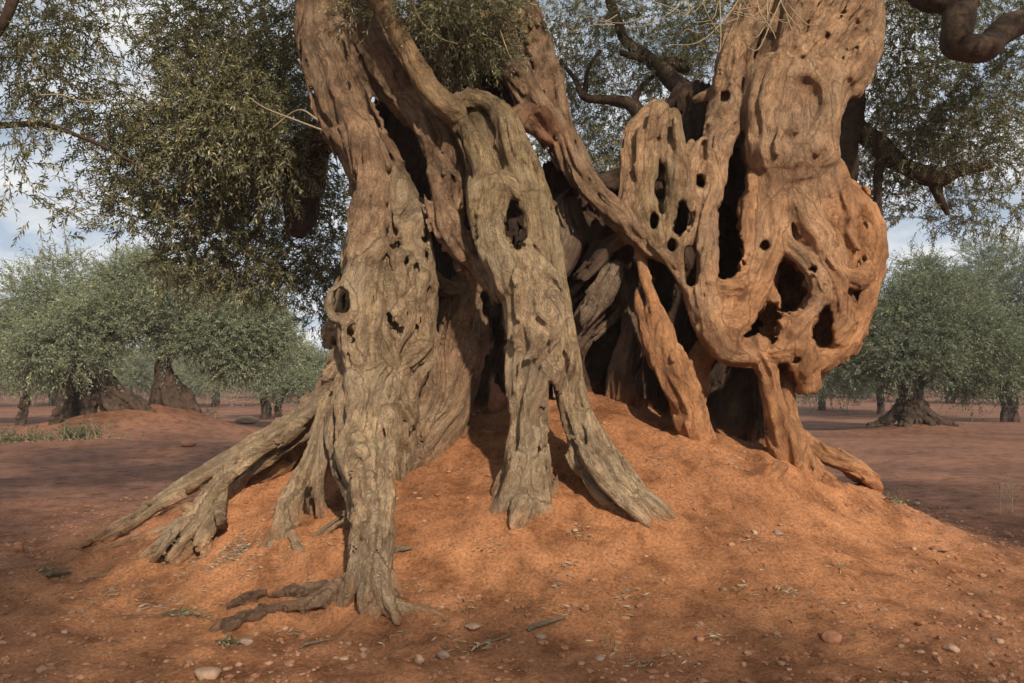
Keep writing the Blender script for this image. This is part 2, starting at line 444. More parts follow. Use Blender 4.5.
def B(y0, y1, *pts, k=.02):
    """a slit bored through the wood from depth y0 to y1, along the spots given"""
    for (x0, v0, r0), (x1, v1, r1) in zip(pts[:-1], pts[1:]):
        n = max(1, int(math.hypot(x1 - x0, v1 - v0) / (.8 * max(r0, r1))))
        for t in np.arange(n + (x1 == pts[-1][0] and v1 == pts[-1][1])) / n:
            x, v, r = x0 + (x1 - x0) * t, v0 + (v1 - v0) * t, r0 + (r1 - r0) * t
            C(0, DARK, [(x, v, y0, r), (x, v, y1, r)], sub=True, k=k, flute=.5, fib=.006, lump=.012)
def HS(*pts, k=.07): C(0, DARK, pts, sub=True, k=k, flute=0, fib=0)
def hole(px, py, rx, ry, y0, y1, k=.03, lean=0):
    """an opening bored through the wood"""
    n = max(1, int(abs(ry - rx) / rx * 1.5))
    for t in (np.linspace(-1, 1, 2 * n + 1) if ry > rx * 1.15 else [0]):
        cy = py + t * (ry - rx); r = rx * (1 - .25 * t * t)
        C(0, DARK, [(px + lean * t, cy, y0, r), (px + lean * t * .8, cy, y1, r * .9)], sub=True, k=k, flute=.5, fib=.006, lump=.012)
def strands(tg, col, pts, n, seed, rf=(.12, .24), spread=1.5, kk=.02, t0=0., t1=1., wander=.9, sub=False, **kw_):
    """sinewy ridges that run along a limb on the side turned to the open ground"""
    r = np.random.default_rng(seed)
    p, rad = wood.spline([P(a, b, y) for a, b, y, _ in pts], [q * M(y) for _, _, y, q in pts])
    T = nrm(np.gradient(p, axis=0)); fr = np.array([.25, -1., .1]); 
    a = nrm(fr - T * (T @ fr)[:, None]); b = np.cross(T, a)
    for i in range(n):
        u0 = r.uniform(t0, max(t0, t1 - .35)); u1 = min(t1, u0 + r.uniform(.35, .9)); m = max(4, int((u1 - u0) * len(p) / 1.6))
        tt = np.linspace(u0, u1, m) * (len(p) - 1); i0 = np.clip(tt.astype(int), 0, len(p) - 2); f = (tt - i0)[:, None]
        L = lambda A: A[i0] * (1 - f) + A[i0 + 1] * f
        R0 = L(rad[:, None])[:, 0]
        ph = r.uniform(-spread, spread) + wander * pn(np.stack([tt * .28, np.full(m, seed * 1.7 + i * 5.3), np.zeros(m)], 1), 15)
        c = L(p) + (L(a) * np.cos(ph)[:, None] + L(b) * np.sin(ph)[:, None]) * (R0 * .97)[:, None]
        rr = np.clip(R0 * r.uniform(*rf), .014, .07) * (.75 + .5 * np.sin(np.linspace(.3, 2.8, m)))
        if sub:
            wood.add(p_ := (L(p) + (L(a) * np.cos(ph)[:, None] + L(b) * np.sin(ph)[:, None]) * (R0 * 1.0)[:, None]), rr * (.45 + .55 * np.sin(np.linspace(.15, 3.0, m))), 0, DARK, sub=True, flute=.2, fib=.003, lump=.002, k=.025); continue
        k2 = dict(flute=.15, fib=.006, k=kk); k2.update(kw_)
        wood.add(c, rr, tg, tuple(np.array(col) * r.uniform(.88, 1.14)), **k2)
# --- hollow heart: back wall and splintered dead wood, charred tone deepened for the cavity's shade
kw = dict(flute=.2, fib=.016, k=.06)
C(BACK, CHAR_SHADE, [(480,280,6.75,48),(488,350,6.85,52),(495,430,6.95,55)], **kw)
C(BACK, CHAR_SHADE, [(430,150,6.6,34),(450,210,6.6,40),(470,280,6.6,40)], **kw)
C(BACK, CHAR_SHADE, [(430,40,6.45,34),(480,100,6.5,34),(492,150,6.5,28),(482,210,6.55,38)], **kw)
C(BACK, CHAR_SHADE, [(395,120,6.5,28),(425,190,6.5,34),(445,250,6.5,32)], **kw)
C(DEAD, CHAR_SHADE, [(562,214,6.55,36),(588,250,6.6,44),(600,300,6.8,52),(612,360,6.95,55),(620,430,7.05,55)], **kw)
C(DEAD, CHAR_SHADE, [(690,235,6.75,40),(700,290,6.85,56),(715,350,6.95,62),(725,430,7.0,62)], **kw)
C(DEAD, CHAR_SHADE, [(640,260,6.8,40),(655,330,6.9,44),(660,430,7.0,44)], **kw)
kd = dict(flute=.35, fib=.014, k=.02, twist=.3)
C(DEAD, PALE, [(560,352,6.1,9),(582,322,6.02,11),(602,295,5.96,11),(612,268,5.92,8)], **kd)
C(DEAD, PALE, [(566,340,6.15,6),(590,305,6.05,8),(607,278,5.98,7)], **kd)
C(DEAD, CHAR_SHADE, [(552,320,6.0,8),(575,285,5.95,7),(598,258,5.9,7),(622,238,5.84,6)], **kd)
C(DEAD, CHAR_SHADE, [(550,285,6.05,9),(566,262,6.05,9),(578,236,6.05,9),(572,205,6.1,8)], **kd)
C(DEAD, PALE, [(556,262,6.0,7),(566,235,6.0,7),(560,205,6.05,6)], **kd)
C(DEAD, CHAR_SHADE, [(590,262,6.1,8),(600,240,6.08,9),(604,218,6.05,7)], **kd)
C(DEAD, CHAR_SHADE, [(575,395,6.25,13),(570,360,6.2,12),(580,335,6.1,10),(596,312,6.05,9)], **kd)
C(DEAD, CHAR_SHADE, [(627,405,6.15,15),(628,370,6.12,14),(634,335,6.1,11),(628,300,6.1,7),(618,275,6.05,6)], **kd)
C(DEAD, PALE, [(612,400,6.2,7),(618,365,6.12,7),(628,335,6.05,7),(640,305,6.05,6)], **kd)
C(DEAD, CHAR_SHADE, [(640,400,6.3,14),(642,340,6.3,14),(636,280,6.2,12),(630,245,6.1,10)], **kd)
rs = np.random.default_rng(2)
for k in range(26):
    x, y = rs.uniform(548, 640), rs.uniform(195, 340)
    L = rs.uniform(14, 34); a = R(rs.uniform(35, 75)); Y = 6.12 + rs.uniform(-.08, .12) + max(0, y - 260) * .001
    dx, dy = math.cos(a) * L, -math.sin(a) * L; r = rs.uniform(2.5, 5)
    C(DEAD, [CHAR_SHADE, PALE, (.17, .11, .075)][k % 3], [(x - dx, y - dy, Y + .06, r * .7), (x + rs.uniform(-4, 4), y, Y, r), (x + dx, y + dy, Y + rs.uniform(-.1, .05), r * .45)], **kd)
for (x, y) in ((590, 345), (606, 330), (570, 300)): H((x, y + 28, 6.0, 10), (x, y, 5.95, 12), (x + 14, y - 22, 6.0, 7))
C(DEAD, CHAR_SHADE, [(715,400,6.5,9),(718,455,6.4,11)], **kd); C(DEAD, PALE, [(735,403,6.5,10),(736,455,6.4,12)], **kd); C(DEAD, CHAR_SHADE, [(755,400,6.4,10),(757,455,6.3,11)], **kd)
# --- left trunk
kl = dict(flute=.16, fib=.011, lump=.012)
C(LEFT, BROWN, [(305,-90,5.95,30),(316,0,5.85,20),(323,40,5.8,23),(338,80,5.75,27),(350,115,5.72,29),(366,145,5.72,28),(382,178,5.72,27)], **kl)
C(LEFT, GREY2, [(380,170,5.72,27),(386,205,5.72,32),(390,240,5.70,38),(388,275,5.68,42),(385,315,5.64,44),(381,355,5.6,43),(379,395,5.55,40),(384,430,5.52,31),(390,470,5.52,22)], flute=.16, fib=.010, lump=.03)
C(LEFT, BROWN, [(345,100,5.6,14),(362,140,5.5,14),(372,180,5.42,15),(368,220,5.36,18),(362,260,5.32,16)], **kl)
C(LEFT, GREY, [(372,250,5.36,17),(362,285,5.28,20),(358,320,5.26,20),(362,360,5.25,20)], **kl)
C(LEFT, GREY2, [(360,318,5.42,17),(346,308,5.32,15),(338,303,5.2,12)], **kl)
C(LEFT, GREY, [(343,287,5.16,5),(333,293,5.15,5),(329,305,5.14,5.5),(333,317,5.14,5),(344,320,5.14,5),(353,312,5.14,5),(353,297,5.15,5),(345,287,5.16,5)], k=.03, flute=.15, fib=.006)
C(LEFT, GREY2, [(350,332,5.35,14),(338,328,5.36,11),(331,334,5.38,8),(331,343,5.4,6)], **kl)
B(5.0, 5.34, (342,297,6), (342,309,7))
LSB = [(382,178,5.72,28),(386,205,5.72,32),(390,240,5.70,38),(388,275,5.68,42),(385,315,5.64,44),(381,355,5.6,43),(379,395,5.55,40),(384,430,5.52,31)]
strands(LEFT, GREY2, LSB, 26, 3, rf=(.10, .22), spread=1.5, wander=1.2, kk=.014)
strands(LEFT, BROWN, [(302,-90,5.95,30),(316,0,5.85,20),(323,40,5.8,23),(338,80,5.75,27),(352,115,5.72,30),(368,145,5.7,31),(384,178,5.7,32)], 9, 4, t0=.35, rf=(.10, .18), spread=1.1, wander=.5)
for (x, y, r0) in ((372,262,5),(352,335,4),(398,330,4),(366,398,4),(352,425,4),(382,228,5),(360,470,4)): H((x - 2, y - 6, 5.1, r0 * .6), (x, y, 5.22, r0), (x + 2, y + 6, 5.15, r0 * .6), k=.04)
# inner column and bowl lip
C(LEFT, BROWN, [(466,284,6.0,14),(463,320,6.0,19),(460,360,5.95,20),(452,400,5.9,21),(440,432,5.8,21),(425,465,5.72,20),(418,490,5.7,18)], flute=.25, fib=.014)
C(LEFT, BROWN, [(430,275,5.85,8),(445,286,5.9,7),(460,290,5.92,8),(478,284,6.0,9)], **kl)
C(LEFT, BROWN, [(425,340,5.85,14),(432,390,5.8,14),(420,430,5.7,12)], **kl)
H((404,440,5.3,6),(405,456,5.35,9),(425,462,5.4,5), k=.02)
# --- second leaning stem with torn edge
C(LEFT, BROWN, [(335,-60,6.0,24),(352,8,5.92,20),(372,46,5.84,23),(402,88,5.76,23),(428,124,5.68,21),(444,160,5.6,19),(450,205,5.54,18),(460,240,5.48,15),(478,266,5.38,10),(500,292,5.28,7)], flute=.22, fib=.012, lump=.02)
strands(LEFT, BROWN, [(352,8,5.92,20),(372,46,5.84,23),(402,88,5.76,23),(428,124,5.68,21),(444,160,5.6,19),(450,205,5.54,18),(460,240,5.48,16)], 9, 5, rf=(.14,.26), spread=1.1)
for (x, y, l) in ((430,160,34),(438,190,38),(447,215,38),(456,238,30),(463,255,22),(434,210,26)):
    C(LEFT, RUST, [(x, y, 5.5, 6), (x + 2, y + l * .5, 5.5, 6), (x + 7, y + l, 5.46, 4)], flute=.4, fib=.012, k=.02)
H((372,56,5.5,5),(374,72,5.5,7),(376,80,5.5,4), k=.03)
H((338,45,5.5,3),(356,76,5.48,4),(378,104,5.46,7),(402,136,5.4,11),(418,162,5.4,10),(430,200,5.4,5), k=.02); B(5.3, 6.1, (374,100,3), (402,136,10), (417,165,9), (428,195,4))
B(5.1, 5.8, (468,180,3), (471,203,7), (470,224,6))
# --- vine-like middle trunk
km = dict(flute=.10, fib=.006, lump=.006)
C(MID, (.30,.195,.10), [(362,-60,5.5,12),(379,-5,5.44,11),(392,24,5.42,10.5),(408,54,5.39,10.5),(424,80,5.36,11),(438,98,5.33,12),(453,111,5.31,13)], **km)
C(MID, OLIVE, [(448,108,5.4,12),(462,125,5.35,10),(475,143,5.3,10),(484,165,5.27,12),(487,190,5.25,16)], **km)
C(MID, OLIVE, [(450,106,5.42,11),(470,98,5.42,9),(490,103,5.38,9),(505,120,5.34,12),(513,145,5.3,15),(518,170,5.27,16),(525,190,5.25,15)], **km)
C(MID, OLIVE, [(490,193,5.25,20),(491,225,5.22,17),(503,255,5.18,21),(518,285,5.15,24)], **km)
C(MID, OLIVE, [(474,112,5.5,9),(488,142,5.43,12),(498,178,5.38,14)], **km)
C(BACK, CHAR_SHADE, [(512,200,6.55,22),(518,240,6.6,34),(525,300,6.7,38)], **kw)
C(MID, OLIVE, [(510,185,5.26,16),(527,197,5.25,14),(534,225,5.22,11),(540,255,5.2,13)], **km)
MT = [(514,240,5.24,13),(520,265,5.19,25),(531,298,5.14,30),(539,330,5.1,31),(545,352,5.1,30)]
ML = [(531,335,5.12,22),(530,375,5.1,22),(530,410,5.1,20),(529,440,5.1,20),(527,470,5.1,23),(524,499,5.1,28),(521,525,5.12,34)]
MR = [(556,335,5.12,18),(562,372,5.12,18),(568,400,5.12,18),(581,432,5.1,19),(598,463,5.06,21),(618,488,5.02,20),(640,508,4.98,15),(664,528,4.94,9)]
C(MID, GREY, MT, **km); C(MID, GREY, ML, **km); C(MID, GREY, MR, flute=.16, fib=.007)
strands(MID, GREY, MT + ML[2:], 9, 1, rf=(.09, .18), kk=.03); strands(MID, GREY, MR, 6, 2, rf=(.14, .28), kk=.025)
B(4.7, 5.45, (550,382,2.2), (552,395,3.5), (555,418,5), (560,445,8))
C(MID, OLIVE, [(522,140,5.42,5),(537,172,5.42,6),(549,215,5.37,7),(557,260,5.3,8),(564,315,5.24,9),(573,365,5.15,9),(580,405,5.05,10)], **km)
C(MID, GREY, [(517,460,4.96,8),(509,490,4.95,8),(501,518,4.98,9)], **km); C(MID, GREY, [(538,465,4.95,7),(541,495,4.95,8),(543,520,4.98,9)], **km)
C(MID, GREY, [(507,475,5.15,5),(495,500,5.15,5),(487,518,5.15,4)], **km)
C(MID, GREY, [(588,455,4.92,8),(604,480,4.87,8),(626,503,4.83,7),(646,522,4.82,6)], **km)
C(MID, GREY, [(610,458,5.0,8),(633,484,4.96,8),(660,508,4.92,6),(673,520,4.92,5)], **km)
H((585,430,4.86,3),(591,443,4.85,5),(598,453,4.85,3), k=.02)
H((612,462,4.8,3),(628,482,4.79,5),(645,500,4.79,6),(656,511,4.8,3), k=.02)
B(4.9, 5.75, (514,203,3), (513,214,7), (514,230,9), (518,246,5.5))
H((489,140,5.26,4),(494,152,5.24,5.5),(499,164,5.22,3.5), k=.04)
# knob between the vine and the back stem
C(MID, RUST, [(515,118,5.45,10),(530,110,5.55,9),(541,116,5.65,10),(549,128,5.75,9)], **km)
C(MID, RUST, [(528,122,5.5,7),(538,132,5.6,6),(548,140,5.75,6)], **km)
# --- back stem that leans over to the right trunk
kb = dict(flute=.2, fib=.010, lump=.01)
C(BACK, BROWN, [(455,-60,6.1,32),(488,15,6.05,22),(505,55,6.0,17),(525,90,5.95,14),(548,120,5.9,14),(565,148,5.85,14),(582,175,5.8,13),(600,198,5.75,13),(618,218,5.72,13),(634,232,5.7,11)], **kb)
C(BACK, BROWN, [(480,-50,6.4,26),(508,0,6.3,22),(526,40,6.25,22),(540,70,6.2,17),(550,97,6.15,15),(562,125,6.1,14),(578,160,6.1,13),(590,195,6.2,14)], flute=.3, fib=.012)
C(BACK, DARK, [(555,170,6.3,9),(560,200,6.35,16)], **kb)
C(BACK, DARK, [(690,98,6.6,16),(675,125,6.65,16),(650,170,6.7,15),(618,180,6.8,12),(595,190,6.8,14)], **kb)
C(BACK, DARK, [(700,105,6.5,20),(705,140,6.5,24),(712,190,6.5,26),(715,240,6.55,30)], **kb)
# --- right trunk
kr = dict(flute=.12, fib=.007, lump=.012, fold=.8)
C(RIGHT, TAN, [(850,-110,6.4,66),(836,-10,6.2,62),(817,38,6.1,58),(799,82,6.0,52),(790,125,5.95,48),(793,165,5.95,44),(800,205,6.0,44)], flute=.10, fib=.009)
pl = dict(flute=.03, fib=.004, lump=.01, k=.07)
for pts in ([(772,78,5.72,24),(768,120,5.70,25),(772,152,5.68,25)], [(815,82,5.72,24),(812,120,5.70,24),(808,152,5.68,25)], [(770,150,5.70,22),(790,156,5.69,23),(812,150,5.70,22)], [(792,90,5.72,28),(790,130,5.68,30)]): C(RIGHT, TAN, pts, **pl)
HS((796,80,5.5,7),(808,87,5.54,11),(813,102,5.54,12),(806,121,5.51,9), k=.05); C(RIGHT, TAN, [(818,70,5.62,5),(830,90,5.6,7),(832,125,5.58,7),(826,155,5.6,6)], flute=.1, fib=.004, k=.07); HS((798,82,5.52,3),(806,84,5.53,4), k=.04); HS((796,121,5.49,3.5), k=.03); HS((758,122,5.52,4),(760,132,5.51,3), k=.03)
PLATE_RIM = [(746,160,5.6,3),(754,172,5.56,3.5),(772,180,5.54,4),(792,183,5.53,4),(815,180,5.55,4),(834,168,5.6,3)]
RB = [(798,190,6.02,42),(812,240,6.0,48),(812,298,6.0,47),(798,338,5.98,38),(800,368,5.95,22)]
C(RIGHT, ORANGE, RB, **kr); C(RIGHT, ORANGE, [(765,185,5.95,24),(760,240,5.9,22),(752,300,5.85,20)], **kr)
C(RIGHT, ORANGE, [(838,205,6.0,26),(851,232,5.97,30),(852,262,5.96,31),(845,300,5.95,28),(836,332,5.92,24),(826,350,5.9,17)], flute=.08, fib=.006, lump=.04)
for pts in ([(838,188,5.82,9),(860,205,5.8,10),(874,228,5.82,10),(876,255,5.8,10),(868,290,5.76,10),(857,325,5.74,10),(838,350,5.74,10),(818,364,5.74,9)],
            [(840,270,5.62,8),(855,280,5.63,10),(866,272,5.68,9)], [(846,300,5.64,8),(850,320,5.66,8),(838,338,5.66,9)]): C(RIGHT, ORANGE, pts, **kr)
H((845,222,5.55,10),(850,245,5.54,11),(846,258,5.55,8), k=.08)
for c_, pts in ((ORANGE, [(752,182,5.72,10),(748,222,5.68,10),(744,251,5.64,11),(736,276,5.6,11),(725,307,5.56,12),(724,339,5.56,13)]),
                (ORANGE, [(779,184,5.68,10),(777,208,5.64,10),(779,237,5.6,9),(769,265,5.58,9),(757,293,5.57,10),(747,313,5.57,10),(738,339,5.58,12)]),
                (TAN, [(766,190,5.7,12),(762,235,5.66,12),(756,262,5.63,11),(745,290,5.6,12)]),
                (TAN, [(788,188,5.66,9),(803,217,5.6,11),(820,237,5.6,11),(823,256,5.6,11),(836,278,5.62,10),(838,302,5.63,9),(835,325,5.66,8)]),
                (TAN, [(800,192,5.68,10),(815,222,5.64,9),(832,245,5.66,9),(842,268,5.7,9)]),
                (TAN, [(781,225,5.62,8),(786,245,5.58,9),(808,262,5.56,10),(821,288,5.56,10),(819,305,5.57,10),(804,315,5.57,10),(792,330,5.58,12)]),
                (ORANGE, [(768,290,5.58,7),(779,308,5.56,8),(792,312,5.56,8)]), (ORANGE, [(780,313,5.58,8),(779,339,5.58,9),(783,358,5.62,10)]),
                (ORANGE, [(803,320,5.58,10),(800,345,5.6,14),(802,365,5.65,17),(806,382,5.7,13)]), (ORANGE, [(738,340,5.6,14),(755,355,5.62,12),(775,352,5.62,12),(792,345,5.62,14)])): C(RIGHT, c_, pts, **kr)
strands(RIGHT, ORANGE, RB, 14, 9, rf=(.10,.2), spread=1.2, wander=1.6)
strands(RIGHT, TAN, [(850,-110,6.4,66),(836,-10,6.2,62),(819,38,6.1,60),(801,82,6.0,55)], 9, 10, t0=.3, rf=(.08,.15), wander=.5, kk=.09)
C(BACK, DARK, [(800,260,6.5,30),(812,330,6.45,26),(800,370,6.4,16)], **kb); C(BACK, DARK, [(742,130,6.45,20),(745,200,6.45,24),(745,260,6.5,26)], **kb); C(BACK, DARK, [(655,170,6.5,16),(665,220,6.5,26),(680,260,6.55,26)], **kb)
B(5.2, 6.1, (784,268,5), (789,282,12), (791,297,12), (787,306,7)); B(5.2, 6.0, (771,308,5), (768,322,12), (760,336,13), (750,343,8)); B(5.2, 5.92, (825,308,3), (825,322,7), (822,335,10)); hole(765,246,4,5,5.2,5.7,k=.015); hole(814,269,3,4,5.2,5.62,k=.012)
B(5.2, 5.95, (783,368,5), (785,380,8), (788,390,6)); H((752,345,5.42,6),(758,342,5.42,6), k=.02); hole(797,360,3,3,5.3,5.6,k=.01)
# left-hand lace
kc = dict(flute=.14, fib=.006, lump=.008, k=.03)
C(RIGHT, TAN, [(652,150,5.98,18),(655,200,5.93,22),(672,225,5.9,18)], **kc); C(RIGHT, TAN, [(690,160,5.95,16),(695,200,5.92,18),(702,240,5.85,15)], **kc)
C(RIGHT, TAN, [(655,110,5.9,11),(636,136,5.85,12),(633,180,5.78,12),(633,220,5.72,12),(648,245,5.66,12),(671,257,5.6,10),(688,283,5.55,9),(701,313,5.55,11),(713,336,5.55,12),(726,350,5.6,13),(742,352,5.62,13)], **kc)
C(RIGHT, OLIVE, [(661,109,5.82,9),(652,140,5.74,11),(648,180,5.69,10),(648,212,5.66,11),(660,243,5.62,11)], **kc)
C(RIGHT, OLIVE, [(671,116,5.82,8),(674,150,5.71,11),(677,185,5.64,11),(672,215,5.62,9),(668,245,5.6,9)], **kc)
C(RIGHT, TAN, [(702,146,5.76,9),(694,165,5.67,8),(691,200,5.61,11),(690,222,5.58,9),(679,258,5.55,9)], **kc)
C(RIGHT, TAN, [(706,158,5.7,8),(712,190,5.64,11),(707,222,5.58,11),(707,255,5.54,11),(706,290,5.52,13),(710,322,5.52,14),(722,345,5.56,14)], **kc)
C(RIGHT, ORANGE, [(712,288,5.54,14),(730,290,5.57,13),(745,280,5.62,12)], **kc); C(RIGHT, ORANGE, [(715,320,5.55,16),(735,318,5.58,16),(745,300,5.6,12)], **kc)
for (x0, y0, x1, y1, Y) in ((655,104,650,150,5.70),(666,112,663,160,5.68),(675,120,688,170,5.63),(640,130,641,200,5.68)):
    C(RIGHT, TAN, [(x0, y0, Y, 3.5), ((x0 + x1) / 2 - 2, (y0 + y1) / 2, Y - .03, 4), (x1, y1, Y, 3.5)], **kc)
hole(660,190,4.5,11,5.3,6.3,lean=1); hole(700,180,3.5,7,5.3,6.2,lean=2); hole(691,266,4.5,21,5.2,6.2,lean=1); B(5.3, 6.2, (683,204,3), (684,216,7), (680,229,6)); hole(654,222,2.5,8,5.3,6.2); hole(672,245,3,7,5.3,6)
B(5.2, 6.4, (724,208,5), (728,225,9), (732,248,11), (730,268,8), (724,276,4)); hole(737,172,7,25,5.2,6.3,lean=3); hole(705,150,3,11,5.3,6.1)
# branch beside the face
for pts in ([(775,150,5.66,13),(772,182,5.66,12),(768,215,5.7,11)], [(798,150,5.64,13),(800,184,5.64,12),(806,215,5.66,10)], [(818,150,5.7,12),(822,184,5.72,11),(828,210,5.76,9)], [(785,160,5.62,11),(784,190,5.66,10),(782,215,5.68,9)]): C(RIGHT, TAN, pts, flute=.12, fib=.006, k=.07)
C(0, DARK, PLATE_RIM, sub=True, k=.03, flute=.5, fib=.004); C(0, DARK, [(744,90,5.68,2.5),(742,125,5.66,3),(746,160,5.62,3)], sub=True, k=.03, flute=.5, fib=.004)
C(RIGHT, TAN, [(785,-60,6.2,26),(762,-2,6.1,21),(743,35,6.0,18),(731,78,5.9,18),(725,118,5.84,19),(717,150,5.78,15),(716,178,5.72,11)], **kr)
C(RIGHT, TAN, [(720,90,5.9,6),(708,95,5.95,5),(697,101,6.0,4)], **kr)
hole(725,97,4,6,5.5,5.8,k=.02)
# legs and strut
C(RIGHT, ORANGE, [(757,348,5.63,13),(767,375,5.63,11),(773,400,5.62,11),(780,422,5.65,13),(787,446,5.72,19),(791,472,5.82,24)], **kr)
C(RIGHT, ORANGE, [(786,385,5.75,6),(787,410,5.75,9),(796,445,5.72,12),(806,478,5.7,14)], **kr)
C(RIGHT, ORANGE, [(640,240,5.75,7),(644,268,5.7,4.5),(651,298,5.66,6),(662,335,5.64,12),(677,378,5.6,19),(690,412,5.66,17),(698,436,5.7,15),(704,460,5.74,16)], **kr)
C(RIGHT, ORANGE, [(638,288,5.74,2.5),(640,310,5.7,4.5),(647,335,5.66,7),(657,360,5.64,10)], **kr)
C(RIGHT, ORANGE, [(708,350,5.9,12),(695,370,5.95,12),(690,400,5.95,14)], **kr)
H((657,345,5.4,1.5),(662,358,5.38,3.5),(667,366,5.38,1.5), k=.012)
# --- roots, each its own part
ROOT = 10
kt = dict(flute=.28, fib=.010, lump=.008, k=.02)
def root(n, col, *chains):
    for c in chains: C(ROOT + n, col, c, **kt)
root(0, GREY, [(372,380,5.32,25),(368,420,5.12,24),(366,455,4.97,22),(371,490,4.82,18),(372,520,4.67,17),(369,550,4.58,18),(367,578,4.55,19),(370,600,4.56,22),(372,630,4.58,26)],
     [(350,395,5.18,12),(350,440,4.95,11),(356,480,4.75,9),(360,520,4.58,9)], [(388,415,5.05,9),(386,470,4.76,9),(386,530,4.55,8),(380,575,4.42,9),(382,615,4.4,8)],
       [(376,560,4.42,6),(384,592,4.3,8),(392,610,4.22,6),(398,622,4.18,4)])
root(0, (.20, .15, .10), [(384,575,4.5,10),(396,595,4.44,8),(414,606,4.38,6),(436,612,4.34,4)], [(360,540,4.46,8),(353,575,4.42,9),(345,600,4.4,8),(334,615,4.38,5)], [(368,550,4.42,6),(366,585,4.36,9),(366,606,4.3,9),(370,622,4.26,6)], [(376,560,4.42,6),(384,592,4.34,9),(392,610,4.28,7),(400,620,4.24,4)])
root(1, GREY, [(348,358,5.42,16),(325,395,5.5,13),(298,422,5.65,10),(265,443,5.8,8),(235,462,5.9,8),(200,482,5.95,7),(160,503,6.0,6),(125,522,6.0,5),(85,545,6.0,3.5)],
     [(305,432,5.9,14),(272,468,5.95,15),(246,490,5.95,13)], [(190,492,5.85,5),(150,512,5.85,5),(105,540,5.85,4)], [(318,415,5.6,8),(280,448,5.65,7),(250,470,5.75,6),(235,492,5.8,6)])
strands(ROOT + 1, GREY, [(348,358,5.42,18),(325,395,5.5,15),(298,422,5.65,13),(265,443,5.8,11),(235,462,5.9,10),(200,482,5.95,9),(160,503,6.0,8)], 10, 7, rf=(.25,.5), wander=.5, spread=1.3)
root(2, GREY, [(310,412,5.52,8),(285,435,5.55,8),(258,450,5.58,7),(232,468,5.53,7),(212,490,5.45,7),(195,512,5.35,6),(170,536,5.25,5.5),(145,553,5.2,4),(124,566,5.2,3)],
     [(228,476,5.5,6),(208,508,5.36,6),(190,534,5.25,6),(168,560,5.12,4)], [(222,490,5.45,5),(212,520,5.3,6),(200,545,5.2,5)], [(180,530,5.2,4),(160,552,5.1,4),(150,566,5.1,3)])
root(3, GREY2, [(332,402,5.36,10),(319,432,5.28,8),(308,462,5.22,7),(297,487,5.17,7.5),(289,507,5.12,11),(287,523,5.08,12.5),(277,545,5.03,7),(256,564,4.98,4)], [(338,398,5.34,7),(326,425,5.26,6),(323,455,5.2,6),(318,485,5.16,6),(321,515,5.14,5)],
     [(290,532,5.05,8),(300,550,5.0,5)], [(280,535,5.05,5),(268,552,5.0,4)])
strands(ROOT + 3, GREY2, [(332,402,5.36,10),(319,432,5.28,8),(308,462,5.22,7),(297,487,5.17,7.5),(289,507,5.12,11),(287,523,5.08,12)], 4, 8, rf=(.2,.4))
root(4, GREY2, [(346,385,5.28,11),(334,432,5.17,8.5),(339,464,5.02,8),(350,492,4.86,8),(356,518,4.72,7)], [(314,465,5.4,6),(312,500,5.3,6),(316,526,5.25,5)],
     [(352,512,4.85,3),(328,532,4.92,3),(313,550,4.92,3)])
root(5, ORANGE, [(800,438,5.8,10),(822,453,5.85,9),(846,462,5.9,7),(864,474,5.95,6),(895,500,6.0,5)], [(805,460,5.72,9),(830,482,5.75,7),(852,504,5.78,5)], [(840,457,6.05,8),(868,480,6.05,8),(893,502,6.1,6)])
# --- deep furrows cut along the trunks
def grooves(pts, n, seed, **kw_): strands(0, DARK, pts, n, seed, sub=True, **kw_)
grooves(LSB, 17, 31, rf=(.07, .13), spread=1.5, wander=.9)
grooves([(302,-90,5.95,30),(316,0,5.85,21),(323,40,5.8,24),(338,80,5.75,28),(350,115,5.72,30),(366,145,5.72,29),(382,178,5.72,28)], 8, 32, t0=.35, rf=(.08, .13), spread=1.2, wander=.4)
grooves([(372,380,5.3,28),(368,420,5.1,28),(366,455,4.95,26),(371,490,4.8,22),(372,520,4.65,21),(369,550,4.57,22),(367,578,4.54,23)], 9, 33, rf=(.13, .2), wander=.7)
grooves(MT + ML[2:], 7, 34, rf=(.08, .14), spread=1.2, wander=.5); grooves(MR, 5, 35, rf=(.12, .2), spread=1.1, wander=.5)
grooves([(352,8,5.92,21),(372,46,5.84,24),(402,88,5.76,24),(428,124,5.68,22),(444,160,5.6,20),(450,205,5.54,19)], 6, 36, rf=(.12, .18), spread=1.0, wander=.5)
grooves([(348,358,5.42,18),(325,395,5.5,17),(298,422,5.62,15),(265,443,5.74,14),(235,462,5.8,12),(200,482,5.9,10),(160,503,5.97,8)], 8, 37, rf=(.2, .32), spread=1.2, wander=.4)
grooves([(310,412,5.52,11),(285,435,5.55,12),(258,450,5.56,12),(232,468,5.5,12),(212,490,5.42,13),(195,512,5.33,13),(175,536,5.23,11)], 8, 38, rf=(.2, .34), spread=1.2, wander=.4)
grooves(RB, 9, 40, rf=(.07, .12), spread=1.1, wander=1.0)
grooves([(850,-110,6.4,67),(836,-10,6.2,63),(819,38,6.1,61),(801,82,6.0,57)], 8, 41, t0=.3, rf=(.03, .06), spread=1.2, wander=.4)
grooves([(757,348,5.63,13),(767,375,5.63,12),(773,400,5.62,12),(780,422,5.65,14),(787,446,5.72,20),(791,472,5.82,25)], 5, 42, rf=(.14, .22), spread=1.1, wander=.4)
grooves([(651,298,5.66,7),(662,335,5.64,13),(677,378,5.6,20),(690,412,5.66,18),(698,436,5.7,16)], 4, 43, rf=(.14, .22), spread=1.1, wander=.4)
